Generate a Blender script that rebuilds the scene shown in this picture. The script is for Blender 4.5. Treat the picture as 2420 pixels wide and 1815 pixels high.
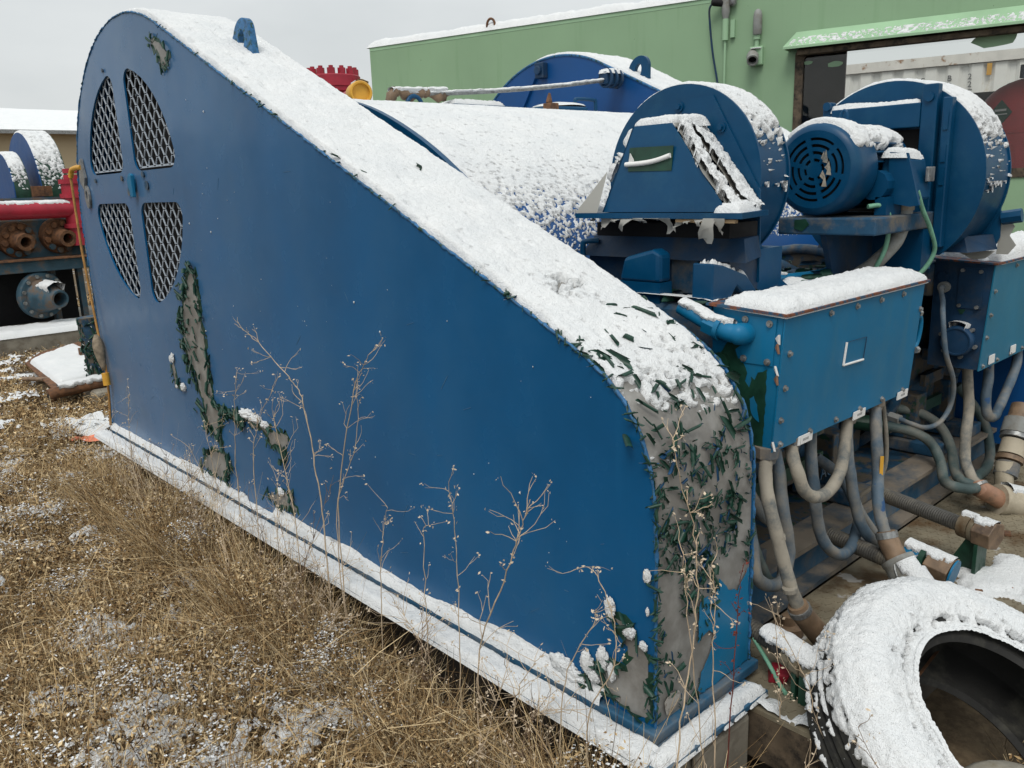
import bpy, bmesh, math, random
import numpy as np
from mathutils import Vector, Matrix
from mathutils.geometry import tessellate_polygon

for o in list(bpy.data.objects):
    bpy.data.objects.remove(o)
SC = bpy.context.scene
COL = SC.collection
random.seed(7)
RNG = np.random.default_rng(7)

# ------------------------------------------------------------------ camera
cam = bpy.data.cameras.new('camera')
cam.sensor_width = 36.0
cam.lens = 29.0
cam.clip_end = 1000
cam_o = bpy.data.objects.new('camera', cam)
COL.objects.link(cam_o)
CR = Matrix(((0.73269673, 0.18334223, -0.65539387), (-0.67968374, 0.14841397, -0.71833371), (-0.0344313, 0.97178131, 0.23335716)))
cam_o.matrix_world = Matrix.Translation((-1.422, -1.085, 1.3)) @ CR.to_4x4()
SC.camera = cam_o

# ------------------------------------------------------------------ world, sun, exposure
SUN_EL, SUN_AZ = math.radians(56), math.radians(238)      # azimuth measured from +Y towards +X
w = bpy.data.worlds.new('World'); SC.world = w; w.use_nodes = True
nt = w.node_tree; nt.nodes.clear()
wo = nt.nodes.new('ShaderNodeOutputWorld')
sky = nt.nodes.new('ShaderNodeTexSky'); sky.sky_type = 'NISHITA'; sky.sun_disc = False
sky.sun_elevation = SUN_EL; sky.sun_rotation = SUN_AZ; sky.dust_density = 4; sky.air_density = 1.0
b1 = nt.nodes.new('ShaderNodeBackground'); b1.inputs['Strength'].default_value = 0.10
nt.links.new(sky.outputs[0], b1.inputs['Color'])
tc = nt.nodes.new('ShaderNodeTexCoord')
mp = nt.nodes.new('ShaderNodeMapping'); mp.inputs['Scale'].default_value = (1.2, 1.2, 3.0)
nt.links.new(tc.outputs['Generated'], mp.inputs['Vector'])
nz = nt.nodes.new('ShaderNodeTexNoise'); nz.inputs['Scale'].default_value = 2.2; nz.inputs['Detail'].default_value = 5
nt.links.new(mp.outputs[0], nz.inputs['Vector'])
cr = nt.nodes.new('ShaderNodeValToRGB')
cr.color_ramp.elements[0].position = 0.3; cr.color_ramp.elements[0].color = (0.70, 0.735, 0.74, 1)
cr.color_ramp.elements[1].position = 0.75; cr.color_ramp.elements[1].color = (0.90, 0.925, 0.92, 1)
nt.links.new(nz.outputs['Fac'], cr.inputs[0])
b2 = nt.nodes.new('ShaderNodeBackground')
nt.links.new(cr.outputs[0], b2.inputs['Color'])
# overcast dome: luminance rises smoothly from horizon to zenith as under real cloud
sx = nt.nodes.new('ShaderNodeSeparateXYZ'); nt.links.new(tc.outputs['Generated'], sx.inputs[0])
mr = nt.nodes.new('ShaderNodeMapRange'); mr.inputs['To Min'].default_value = 0.85; mr.inputs['To Max'].default_value = 1.30
nt.links.new(sx.outputs['Z'], mr.inputs['Value']); nt.links.new(mr.outputs[0], b2.inputs['Strength'])
mx = nt.nodes.new('ShaderNodeMixShader'); mx.inputs[0].default_value = 0.90     # 90 % cloud cover
nt.links.new(b1.outputs[0], mx.inputs[1]); nt.links.new(b2.outputs[0], mx.inputs[2])
nt.links.new(mx.outputs[0], wo.inputs['Surface'])
sl = bpy.data.lights.new('sun', 'SUN'); sl.energy = 1.5; sl.angle = math.radians(25); sl.color = (1.0, 0.96, 0.90)
so = bpy.data.objects.new('sun', sl); COL.objects.link(so)
sd = Vector((math.sin(SUN_AZ) * math.cos(SUN_EL), math.cos(SUN_AZ) * math.cos(SUN_EL), math.sin(SUN_EL)))
so.rotation_euler = sd.to_track_quat('Z', 'Y').to_euler(); so.location = sd * 30
SC.view_settings.view_transform = 'Standard'; SC.view_settings.look = 'None'
SC.view_settings.exposure = 0.1; SC.view_settings.gamma = 1.0
SC.view_settings.use_curve_mapping = False
SC.render.engine = 'CYCLES'
SC.cycles.max_bounces = 4; SC.cycles.diffuse_bounces = 2; SC.cycles.glossy_bounces = 2; SC.cycles.transmission_bounces = 2; SC.cycles.transparent_max_bounces = 6

# ------------------------------------------------------------------ noise
def _h(ix, iy, iz, s):
    n = (ix * 374761393 + iy * 668265263 + iz * 2147483647 + s * 144665) & 0xffffffff
    n = ((n ^ (n >> 13)) * 1274126177) & 0xffffffff
    return ((n ^ (n >> 16)) & 0xffff) / 65535.0
def vnoise(p, s=0):
    p = np.asarray(p, float); i = np.floor(p).astype(np.int64); f = p - i; f = f * f * (3 - 2 * f)
    r = 0
    for dx in (0, 1):
        for dy in (0, 1):
            for dz in (0, 1):
                wt = (f[..., 0] if dx else 1 - f[..., 0]) * (f[..., 1] if dy else 1 - f[..., 1]) * (f[..., 2] if dz else 1 - f[..., 2])
                r = r + wt * _h(i[..., 0] + dx, i[..., 1] + dy, i[..., 2] + dz, s)
    return r
def fbm(p, scale, oct=4, s=0, gain=0.5):
    p = np.asarray(p, float) * scale; a = 1; t = 0; r = 0
    for k in range(oct):
        r = r + a * vnoise(p + 13.7 * k, s + k); t += a; a *= gain; p = p * 2.03
    return r / t
def sstep(a, b, x): 
    t = np.clip((x - a) / (b - a), 0, 1); return t * t * (3 - 2 * t)

# ------------------------------------------------------------------ mesh builder
class MB:
    def __init__(s): s.v = []; s.f = []; s.m = []
    def add(s, vs, fs, m=0):
        b = len(s.v); s.v += [tuple(map(float, q)) for q in vs]
        for f in fs: s.f.append(tuple(b + i for i in f)); s.m.append(m)
        return s
    def hexa(s, c, m=0):   # 8 corners: bottom 4 ccw, top 4 ccw
        return s.add(c, [(3, 2, 1, 0), (4, 5, 6, 7), (0, 1, 5, 4), (1, 2, 6, 5), (2, 3, 7, 6), (3, 0, 4, 7)], m)
    def box(s, x0, x1, y0, y1, z0, z1, m=0):
        return s.hexa([(x0, y0, z0), (x1, y0, z0), (x1, y1, z0), (x0, y1, z0), (x0, y0, z1), (x1, y0, z1), (x1, y1, z1), (x0, y1, z1)], m)
    def obox(s, c, ax, ay, az, m=0):
        c, ax, ay, az = map(Vector, (c, ax, ay, az))
        return s.hexa([c + i * ax + j * ay + k * az for k in (-1, 1) for i, j in ((-1, -1), (1, -1), (1, 1), (-1, 1))], m)
    def tube(s, path, r, seg=10, caps=True, m=0):
        P = [Vector(p) for p in path]; n = len(P); rs = [float(q) for q in r] if hasattr(r, '__len__') else [float(r)] * n
        T = [(P[min(i + 1, n - 1)] - P[max(i - 1, 0)]).normalized() for i in range(n)]
        a = T[0].orthogonal().normalized(); rings = []
        for i in range(n):
            a = (a - T[i] * a.dot(T[i])).normalized(); b = T[i].cross(a)
            rings.append([P[i] + rs[i] * (math.cos(2 * math.pi * k / seg) * a + math.sin(2 * math.pi * k / seg) * b) for k in range(seg)])
        vs = [q for ring in rings for q in ring]
        fs = [(i * seg + k, i * seg + (k + 1) % seg, (i + 1) * seg + (k + 1) % seg, (i + 1) * seg + k) for i in range(n - 1) for k in range(seg)]
        if caps: fs += [tuple(range(seg - 1, -1, -1)), tuple((n - 1) * seg + k for k in range(seg))]
        return s.add(vs, fs, m)
    def cyl(s, p0, p1, r0, r1=None, seg=24, m=0):
        return s.tube([p0, p1], [r0, r0 if r1 is None else r1], seg, True, m)
    def lathe(s, o, axis, prof, seg=32, m=0, closed=False):   # prof: (radius, height along axis)
        o = Vector(o); ax = Vector(axis).normalized(); a = ax.orthogonal().normalized(); b = ax.cross(a); n = len(prof)
        vs = [o + ax * float(h) + float(r) * (math.cos(2 * math.pi * k / seg) * a + math.sin(2 * math.pi * k / seg) * b) for r, h in prof for k in range(seg)]
        rng = range(n) if closed else range(n - 1)
        fs = [(i * seg + k, i * seg + (k + 1) % seg, ((i + 1) % n) * seg + (k + 1) % seg, ((i + 1) % n) * seg + k) for i in rng for k in range(seg)]
        return s.add(vs, fs, m)
    def prism(s, poly, vec, m=0):
        P = [Vector(p) for p in poly]; v = Vector(vec); n = len(P)
        tri = tessellate_polygon([P])
        fs = [tuple(t) for t in tri] + [tuple(n + i for i in reversed(t)) for t in tri]
        fs += [(i, (i + 1) % n, n + (i + 1) % n, n + i) for i in range(n)]
        return s.add(P + [p + v for p in P], fs, m)
    def plate(s, loops, vec, m=0):   # polygon with holes, thickness vec
        L = [[Vector(p) for p in l] for l in loops]; tri = tessellate_polygon(L); P = [p for l in L for p in l]; n = len(P); v = Vector(vec)
        fs = [tuple(t) for t in tri] + [tuple(n + i for i in reversed(t)) for t in tri]; b = 0
        for l in L:
            k = len(l); fs += [(b + i, b + (i + 1) % k, n + b + (i + 1) % k, n + b + i) for i in range(k)]; b += k
        return s.add(P + [p + v for p in P], fs, m)
    def sheet(s, path, vec, m=0):
        P = [Vector(p) for p in path]; v = Vector(vec); n = len(P)
        return s.add(P + [p + v for p in P], [(i, i + 1, n + i + 1, n + i) for i in range(n - 1)], m)
    def grid(s, A, m=0, keep=None):
        n, k = A.shape[:2]; vs = A.reshape(-1, 3)
        fs = [(i * k + j, (i + 1) * k + j, (i + 1) * k + j + 1, i * k + j + 1) for i in range(n - 1) for j in range(k - 1) if keep is None or keep[i, j]]
        return s.add(vs, fs, m)
    def hexnut(s, c, ax, r, h, m=0):
        c = Vector(c); ax = Vector(ax).normalized(); s.cyl(c, c + ax * h, r, r, 6, m); return s
    def build(s, name, mat, parent=None, smooth=None, bevel=0, recalc=True):
        me = bpy.data.meshes.new(name); me.from_pydata(s.v, [], s.f); me.update()
        mats = mat if isinstance(mat, (list, tuple)) else [mat]
        for q in mats: me.materials.append(q)
        if len(mats) > 1: me.polygons.foreach_set('material_index', s.m)
        if recalc:
            bm = bmesh.new(); bm.from_mesh(me); bmesh.ops.recalc_face_normals(bm, faces=bm.faces); bm.to_mesh(me); bm.free()
        if smooth is not None:
            me.polygons.foreach_set('use_smooth', [True] * len(me.polygons)); me.set_sharp_from_angle(angle=math.radians(smooth))
        o = bpy.data.objects.new(name, me); COL.objects.link(o)
        if parent is not None: attach(o, parent)
        if bevel:
            bv = o.modifiers.new('bevel', 'BEVEL'); bv.width = bevel; bv.segments = 2; bv.limit_method = 'ANGLE'; bv.angle_limit = math.radians(50)
        return o
def wmat(o):
    m = o.matrix_basis.copy()
    return m if o.parent is None else wmat(o.parent) @ o.matrix_parent_inverse @ m
def attach(o, p): o.parent = p; o.matrix_parent_inverse = wmat(p).inverted()
def tag(o, label=None, cat=None, group=None, kind=None):
    if label: o['label'] = label
    if cat: o['category'] = cat
    if group: o['group'] = group
    if kind: o['kind'] = kind
    return o
def thing(name, label, cat, loc=(0, 0, 0), group=None):
    o = bpy.data.objects.new(name, None); COL.objects.link(o); o.location = loc; o.empty_display_size = .1
    return tag(o, label, cat, group)
def spline(pts, n=8):
    P = [Vector(p) for p in pts]; P = [2 * P[0] - P[1]] + P + [2 * P[-1] - P[-2]]; out = []
    for i in range(1, len(P) - 2):
        for k in range(n):
            t = k / n; a, b, c, d = P[i - 1], P[i], P[i + 1], P[i + 2]
            out.append(0.5 * ((2 * b) + (c - a) * t + (2 * a - 5 * b + 4 * c - d) * t * t + (3 * b - a - 3 * c + d) * t ** 3))
    return out + [P[-2]]

# ------------------------------------------------------------------ materials
def M_new(name):
    m = bpy.data.materials.new(name); m.use_nodes = True; nt = m.node_tree; p = nt.nodes['Principled BSDF']; return m, nt, p
def nnoise(nt, scale, detail=4, vec=None, rough=.55, stretch=None):
    tc = nt.nodes.new('ShaderNodeTexCoord'); n = nt.nodes.new('ShaderNodeTexNoise')
    n.inputs['Scale'].default_value = scale; n.inputs['Detail'].default_value = detail; n.inputs['Roughness'].default_value = rough
    if stretch:
        mp = nt.nodes.new('ShaderNodeMapping'); mp.inputs['Scale'].default_value = stretch
        nt.links.new(tc.outputs['Object'], mp.inputs['Vector']); nt.links.new(mp.outputs[0], n.inputs['Vector'])
    else: nt.links.new(tc.outputs['Object'], n.inputs['Vector'])
    return n.outputs['Fac']
def ramp(nt, fac, a, b, ca=(0, 0, 0, 1), cb=(1, 1, 1, 1)):
    r = nt.nodes.new('ShaderNodeValToRGB'); e = r.color_ramp.elements
    e[0].position = a; e[0].color = ca; e[1].position = b; e[1].color = cb; nt.links.new(fac, r.inputs[0]); return r.outputs[0]
def mix(nt, fac, a, b):
    m = nt.nodes.new('ShaderNodeMix'); m.data_type = 'RGBA'
    if isinstance(fac, float): m.inputs[0].default_value = fac
    else: nt.links.new(fac, m.inputs[0])
    for v, s in ((a, 6), (b, 7)):
        if isinstance(v, tuple): m.inputs[s].default_value = v if len(v) == 4 else v + (1,)
        else: nt.links.new(v, m.inputs[s])
    return m.outputs[2]
def bump(nt, p, fac, strength, dist=.01):
    b = nt.nodes.new('ShaderNodeBump'); b.inputs['Strength'].default_value = strength; b.inputs['Distance'].default_value = dist
    nt.links.new(fac, b.inputs['Height'])
    if p.inputs['Normal'].is_linked:
        nt.links.new(p.inputs['Normal'].links[0].from_socket, b.inputs['Normal'])
    nt.links.new(b.outputs[0], p.inputs['Normal'])
def surf(name, col, rough=.5, var=.18, vscale=3, dirt=None, dscale=6, damt=(.55, .75), spots=None, bscale=60, bstr=.08, metal=0, streak=None, spec=.4, coat=0, sheen=0, dents=0):
    m, nt, p = M_new(name)
    d = tuple(c * (1 - var) for c in col); l = tuple(min(1, c * (1 + var)) for c in col)
    c = mix(nt, ramp(nt, nnoise(nt, vscale, 4), .3, .7), d, l)
    if streak: c = mix(nt, ramp(nt, nnoise(nt, 1, 5, stretch=(14, 14, 1.1)), streak[1], streak[2]), c, streak[0])
    if dirt: c = mix(nt, ramp(nt, nnoise(nt, dscale, 5, rough=.68), *damt), c, dirt)
    if spots: c = mix(nt, ramp(nt, nnoise(nt, spots[1], 3), spots[2], spots[2] + .02), c, spots[0])
    nt.links.new(c, p.inputs['Base Color'])
    p.inputs['Roughness'].default_value = rough; p.inputs['Metallic'].default_value = metal; p.inputs['Specular IOR Level'].default_value = spec
    if sheen: p.inputs['Sheen Weight'].default_value = sheen; p.inputs['Sheen Roughness'].default_value = .35
    if coat: p.inputs['Coat Weight'].default_value = coat; p.inputs['Coat Roughness'].default_value = .25
    if rough < .9:
        rr = nt.nodes.new('ShaderNodeMapRange'); rr.inputs[3].default_value = max(.05, rough - .12); rr.inputs[4].default_value = min(1, rough + .16)
        nt.links.new(nnoise(nt, vscale * 4, 3), rr.inputs[0]); nt.links.new(rr.outputs[0], p.inputs['Roughness'])
    if bstr: bump(nt, p, nnoise(nt, bscale, 4), bstr, .004)
    if dents: bump(nt, p, nnoise(nt, 2.3, 2), dents, .05)
    return m
BLUE = (0.0003, 0.082, 0.215); GREEN = (0.010, 0.046, 0.028); TAN = (0.185, 0.178, 0.165)
M = {}
M['guard_blue'] = surf('guard_blue_paint', BLUE, .22, .13, 2.0, dirt=(.010, .095, .22), dscale=2.2, damt=(.45, .8), bscale=26, bstr=.03, spec=.20, sheen=.34, streak=((.004, .10, .24), .62, .95), dents=.10)
M['edge_blue'] = surf('edge_blue_paint', (.025, .12, .27), .5, .35, 30, dirt=GREEN, dscale=45, damt=(.52, .6), bscale=90, bstr=.6)
M['blue'] = surf('machine_blue_paint', (.0005, .050, .125), .36, .18, 4, dirt=(.012, .075, .145), dscale=9, damt=(.5, .85), bscale=50, bstr=.08, spec=.28)
M['box_blue'] = surf('box_blue_paint', (.003, .138, .285), .40, .12, 3, dirt=(.03, .15, .26), dscale=5, damt=(.45, .9), streak=((.025, .15, .255), .55, .8), bscale=60, bstr=.05, spec=.28)
M['dirty_blue'] = surf('dirty_blue_paint', (.02, .10, .19), .55, .3, 6, dirt=(.16, .15, .13), dscale=6, damt=(.45, .7), bscale=50, bstr=.2)
M['box_teal'] = surf('box_teal_paint', (.012, .155, .27), .45, .12, 3, bscale=60, bstr=.05)
M['dusty_blue'] = surf('dusty_blue_paint', (.012, .06, .12), .65, .4, 9, dirt=(.15, .13, .10), dscale=8, damt=(.44, .66), bscale=45, bstr=.35)
M['peel_blue'] = surf('peeling_blue_paint', (.012, .05, .095), .65, .4, 14, dirt=(.085, .072, .055), dscale=13, damt=(.46, .54), spots=((.012, .05, .03), 20, .62), bscale=25, bstr=.7)
M['dark_blue'] = surf('dark_blue_paint', (.006, .035, .085), .5, .3, 8, dirt=(.05, .055, .06), dscale=9, damt=(.5, .8), bscale=50, bstr=.2)
M['far_blue'] = surf('far_guard_blue', (.002, .062, .215), .42, .12, 2, bstr=.04)
M['green'] = surf('green_primer', GREEN, .42, .35, 18, bscale=60, bstr=.15)
M['tan'] = surf('bare_primer', TAN, .36, .12, 9, dirt=(.275, .27, .255), dscale=7, damt=(.45, .62), bscale=80, bstr=.12)
M['wetgrey'] = surf('wet_bare_primer', (.33, .31, .28), .22, .12, 9, dirt=(.21, .185, .155), dscale=16, damt=(.50, .54), bscale=30, bstr=.06)
M['rust'] = surf('rust', (.16, .075, .035), .8, .4, 20, dirt=(.06, .035, .025), dscale=18, damt=(.45, .7), bscale=60, bstr=.5)
M['rim_rust'] = surf('chipped_lid_edge', (.17, .06, .03), .8, .5, 60, dirt=(.02, .07, .13), dscale=40, damt=(.45, .55), bscale=90, bstr=.5)
M['steel'] = surf('dull_steel', (.28, .29, .29), .45, .3, 40, dirt=(.10, .08, .06), dscale=30, damt=(.5, .75), metal=.6, bscale=80, bstr=.2)
M['galv'] = surf('galvanised_mesh', (.42, .48, .55), .5, .2, 30, metal=.2, bscale=80, bstr=.1)
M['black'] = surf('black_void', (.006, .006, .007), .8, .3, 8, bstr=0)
M['hose'] = surf('dusty_blue_hose', (.075, .115, .155), .6, .35, 9, dirt=(.24, .22, .185), dscale=7, damt=(.42, .66), spots=((.02, .07, .17), 12, .68), bscale=70, bstr=.3)
M['hose_tan'] = surf('dusty_tan_hose', (.27, .245, .20), .7, .3, 8, dirt=(.07, .09, .10), dscale=9, damt=(.5, .68), bscale=70, bstr=.3)
M['hose_green'] = surf('dusty_green_hose', (.06, .095, .095), .6, .35, 9, dirt=(.17, .16, .135), dscale=9, damt=(.45, .7), bscale=70, bstr=.3)
M['rod'] = surf('greased_threaded_rod', (.085, .082, .075), .5, .35, 12, dirt=(.20, .18, .14), dscale=10, damt=(.5, .7), bscale=60, bstr=.2, metal=.3)
M['deck'] = surf('worn_deck_plate', (.19, .165, .115), .75, .3, 5, dirt=(.10, .062, .03), dscale=4.5, damt=(.5, .66), spots=((.35, .34, .32), 7, .66), bscale=40, bstr=.5)
M['beamtan'] = surf('dusty_beam', (.20, .17, .135), .7, .25, 6, dirt=(.06, .085, .11), dscale=5, damt=(.46, .62), bscale=50, bstr=.3)
M['brass'] = surf('brown_coupler', (.20, .135, .085), .55, .35, 16, dirt=(.08, .055, .04), dscale=14, damt=(.5, .68), bscale=60, bstr=.3)
M['copper'] = surf('copper_tape', (.30, .165, .105), .5, .3, 14, dirt=(.18, .12, .08), dscale=18, damt=(.5, .7), bscale=50, bstr=.3)
M['cream'] = surf('cream_pipe', (.42, .37, .28), .6, .2, 8, dirt=(.2, .17, .12), dscale=8, damt=(.5, .75), bscale=60, bstr=.2)
M['grey_pipe'] = surf('grey_pipe', (.24, .25, .24), .6, .2, 8, dirt=(.14, .12, .09), dscale=9, damt=(.5, .75), bscale=60, bstr=.2)
M['rubber'] = surf('tyre_rubber', (.018, .018, .017), .75, .3, 9, dirt=(.07, .068, .055), dscale=6, damt=(.5, .7), bscale=60, bstr=.3)
M['cabin'] = surf('cabin_green_paint', (.245, .385, .235), .55, .07, 1.2, spots=((.05, .08, .04), 34, .76), streak=((.20, .33, .19), .56, .85), bscale=9, bstr=.03)
M['cabin_trim'] = surf('cabin_trim_green', (.29, .46, .29), .55, .1, 3, bstr=.05)
M['frame_rust'] = surf('rusty_window_frame', (.10, .075, .05), .75, .4, 12, dirt=(.02, .016, .013), dscale=10, damt=(.48, .62), bscale=60, bstr=.3)
M['inside'] = surf('cabin_inside', (.10, .085, .08), .8, .3, 3, bstr=.1)
M['red'] = surf('red_paint', (.33, .017, .035), .42, .2, 5, dirt=(.2, .02, .03), dscale=8, damt=(.5, .8), bscale=50, bstr=.1)
M['tank_red'] = surf('tank_red_paint', (.70, .06, .065), .5, .25, 3, dirt=(.35, .05, .05), dscale=3, damt=(.45, .75), bstr=.08)
M['yellow'] = surf('yellow_paint', (.62, .33, .04), .5, .15, 5, dirt=(.5, .25, .03), dscale=9, damt=(.5, .8), bscale=50, bstr=.1)
M['rope'] = surf('orange_rope', (.38, .20, .06), .8, .3, 30, bscale=200, bstr=.5)
M['white'] = surf('white_paint', (.72, .72, .69), .5, .08, 4, dirt=(.5, .42, .3), dscale=4, damt=(.6, .8), bscale=20, bstr=.04)
M['label'] = surf('white_label', (.75, .75, .74), .4, .05, 6, bstr=0)
M['ink'] = surf('dark_ink', (.06, .065, .07), .6, .1, 6, bstr=0)
M['beige'] = surf('beige_siding', (.46, .37, .24), .7, .05, .5, bstr=.02)
M['concrete'] = surf('concrete', (.24, .22, .18), .85, .25, 4, dirt=(.13, .11, .085), dscale=6, damt=(.45, .7), bscale=50, bstr=.4)
M['slab'] = surf('rusty_blue_steel', (.035, .085, .12), .7, .4, 5, dirt=(.12, .085, .06), dscale=5, damt=(.47, .6), bscale=40, bstr=.4)
M['film'] = None
M['plywood'] = surf('plywood', (.30, .21, .12), .75, .2, 12, bscale=40, bstr=.2)
M['soil'] = surf('soil_and_litter', (.085, .06, .035), .95, .35, 8, dirt=(.15, .11, .065), dscale=18, damt=(.42, .62), spots=((.55, .56, .58), 3.2, .64), bscale=30, bstr=1.0)
M['stone'] = surf('pale_stone', (.42, .40, .34), .85, .2, 12, dirt=(.25, .21, .13), dscale=9, damt=(.5, .7), bscale=40, bstr=.4)
M['underframe_shade'] = surf('shade_dark_underframe', (.06, .05, .04), .85, .3, 8, bscale=40, bstr=.4)  # dark tone stands for the shade under the flange and deck
M['orange'] = surf('orange_plastic', (.72, .22, .12), .6, .25, 20, bstr=.2)
def snow_mat():
    m, nt, p = M_new('snow')
    c = mix(nt, ramp(nt, nnoise(nt, 7, 4), .3, .7), (.70, .725, .74), (.77, .785, .79))
    nt.links.new(c, p.inputs['Base Color']); p.inputs['Roughness'].default_value = .8; p.inputs['Specular IOR Level'].default_value = .2
    p.inputs['Subsurface Weight'].default_value = .0
    bump(nt, p, nnoise(nt, 260, 2, rough=.7), .9, .005); bump(nt, p, nnoise(nt, 70, 3, rough=.65), .5, .012)
    return m
M['snow'] = snow_mat()
def film_mat():
    m, nt, p = M_new('torn_plastic_film')
    p.inputs['Base Color'].default_value = (.46, .455, .42, 1); p.inputs['Roughness'].default_value = .45
    t = nt.nodes.new('ShaderNodeBsdfTranslucent'); t.inputs[0].default_value = (.6, .6, .57, 1)
    ms = nt.nodes.new('ShaderNodeMixShader'); ms.inputs[0].default_value = .35
    o = nt.nodes['Material Output']; nt.links.new(p.outputs[0], ms.inputs[1]); nt.links.new(t.outputs[0], ms.inputs[2]); nt.links.new(ms.outputs[0], o.inputs[0])
    return m
M['film'] = film_mat()
def glass_mat():
    m, nt, p = M_new('window_glass')
    g = nt.nodes.new('ShaderNodeBsdfGlossy'); g.inputs['Roughness'].default_value = .03; g.inputs[0].default_value = (.8, .8, .8, 1)
    t = nt.nodes.new('ShaderNodeBsdfTransparent'); t.inputs[0].default_value = (.93, .94, .93, 1)
    fr = nt.nodes.new('ShaderNodeFresnel'); fr.inputs[0].default_value = 1.45
    ms = nt.nodes.new('ShaderNodeMixShader'); nt.links.new(fr.outputs[0], ms.inputs[0]); nt.links.new(t.outputs[0], ms.inputs[1]); nt.links.new(g.outputs[0], ms.inputs[2])
    nt.links.new(ms.outputs[0], nt.nodes['Material Output'].inputs[0]); return m
M['glass'] = glass_mat()

# ------------------------------------------------------------------ snow sheets: a heightfield laid on a surface
def snow_grid(P, N, T, name='snow', parent=None, clip=True):
    """P (n,m,3) base, N (n,m,3) normals, T (n,m) thickness (<=0: bare)."""
    A = P + N * np.where(T > 0, T, -.012)[..., None]
    keep = None
    if clip: keep = (T[:-1, :-1] > 0) | (T[1:, :-1] > 0) | (T[:-1, 1:] > 0) | (T[1:, 1:] > 0)
    mb = MB().grid(A, keep=keep)
    if not mb.f: return None
    me = mb.build(name, M['snow'], parent, recalc=False)
    me.data.polygons.foreach_set('use_smooth', [True] * len(me.data.polygons))
    return me
def resample(path, step):
    P = np.array([tuple(p) for p in path], float); d = np.r_[0, np.cumsum(np.linalg.norm(np.diff(P, axis=0), axis=1))]
    n = max(3, int(d[-1] / step) + 1); s = np.linspace(0, d[-1], n)
    return np.stack([np.interp(s, d, P[:, k]) for k in range(3)], 1), s
def snow_strip(path, wvec, th, parent, step=.008, up=(0, 0, 1), edge=.02, s=0, rag=.012, cover=None, lump=.35, ends=True, name='snow', cscale=42, thin=None):
    """snow over a sheet swept along wvec; th thickness; cover(s,w,pts)->coverage 0..1 optional"""
    C, sl = resample(path, step); wv = np.array(wvec, float); W = np.linalg.norm(wv); m = max(3, int(W / step) + 1)
    wl = np.linspace(0, 1, m); P = C[:, None] + wl[None, :, None] * wv
    T = np.gradient(C, axis=0); T /= np.linalg.norm(T, axis=1)[:, None]; N = np.cross(T, wv / W)
    N *= np.sign((N * np.array(up)).sum(1))[:, None]; N = np.repeat(N[:, None], m, 1)
    S = np.repeat(sl[:, None], m, 1); Wd = np.repeat((wl * W)[None], len(sl), 0)
    e = np.minimum(Wd, W - Wd)
    if ends: e = np.minimum(e, np.minimum(S, sl[-1] - S))
    e = e - rag * fbm(P, 22, 3, s + 5)
    prof = np.sqrt(np.clip(e / edge, 0, 1)); prof = np.where(e <= 0, 0, prof)
    n1 = fbm(P, 9, 4, s); n2 = fbm(P, 60, 3, s + 9)
    t = th * prof * (1 - lump + 2 * lump * n1) + th * .25 * (n2 - .5) * prof + .004 * (fbm(P, 130, 2, s + 3) - .5) * prof
    if thin is not None: t = t * thin(P)
    if cover is not None:
        cv = cover(S, Wd, P, N); br = (fbm(P, cscale, 4, s + 21, .6) - .5) * 2.3 + .5
        t = np.where(br < cv, np.maximum(t, .002) * np.clip((cv - br) * 7, .35, 1), -1)
    t = np.where(prof <= 0, -1, t)
    return snow_grid(P, N, t, name, parent)
def snow_quad(a, b, c, d, th, parent, step=.008, **k):
    """quad a-b-c-d (a->b along, a->d across), generic bilinear"""
    a, b, c, d = (np.array(x, float) for x in (a, b, c, d)); n = max(3, int(np.linalg.norm(b - a) / step)); m = max(3, int(np.linalg.norm(d - a) / step))
    u = np.linspace(0, 1, n)[:, None, None]; v = np.linspace(0, 1, m)[None, :, None]
    P = (1 - u) * (1 - v) * a + u * (1 - v) * b + u * v * c + (1 - u) * v * d
    N = np.cross(b - a, d - a); N /= np.linalg.norm(N); N *= np.sign(N[2]) or 1; N = np.broadcast_to(N, P.shape)
    e = np.minimum(np.minimum(u, 1 - u) * np.linalg.norm(b - a), np.minimum(v, 1 - v) * np.linalg.norm(d - a))[..., 0]
    s = k.get('s', 0); e = e - k.get('rag', .012) * fbm(P, 22, 3, s + 5); prof = np.where(e <= 0, 0, np.sqrt(np.clip(e / k.get('edge', .02), 0, 1)))
    t = th * prof * (.65 + .7 * fbm(P, 9, 4, s)) + th * .45 * (fbm(P, 60, 3, s + 9) - .5) * prof + .004 * (fbm(P, 130, 2, s + 3) - .5) * prof
    if 'cover' in k: t = np.where((fbm(P, k.get('cscale', 30), 4, s + 21) - .5) * 1.6 + .5 < k['cover'], t, -1)
    return snow_grid(P, N, np.where(prof <= 0, -1, t), 'snow', parent)
def snow_tube(path, r, parent, th=.008, arc=100, s=0, cover=.6, step=.01):
    C, sl = resample(path, step); T = np.gradient(C, axis=0); T /= np.linalg.norm(T, axis=1)[:, None]
    side = np.cross(T, [0, 0, 1.]); side /= np.linalg.norm(side, axis=1)[:, None] + 1e-9; up = np.cross(side, T)
    a = np.radians(np.linspace(-arc, arc, 17)); N = np.cos(a)[None, :, None] * up[:, None] + np.sin(a)[None, :, None] * side[:, None]
    P = C[:, None] + r * N; br = fbm(P, 30, 4, s); cv = cover * (1 - (np.abs(a) / np.radians(arc)) ** 2)[None] + .12
    return snow_grid(P, N, np.where(br < cv, th * (.5 + br), -1), 'snow', parent)
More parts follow.
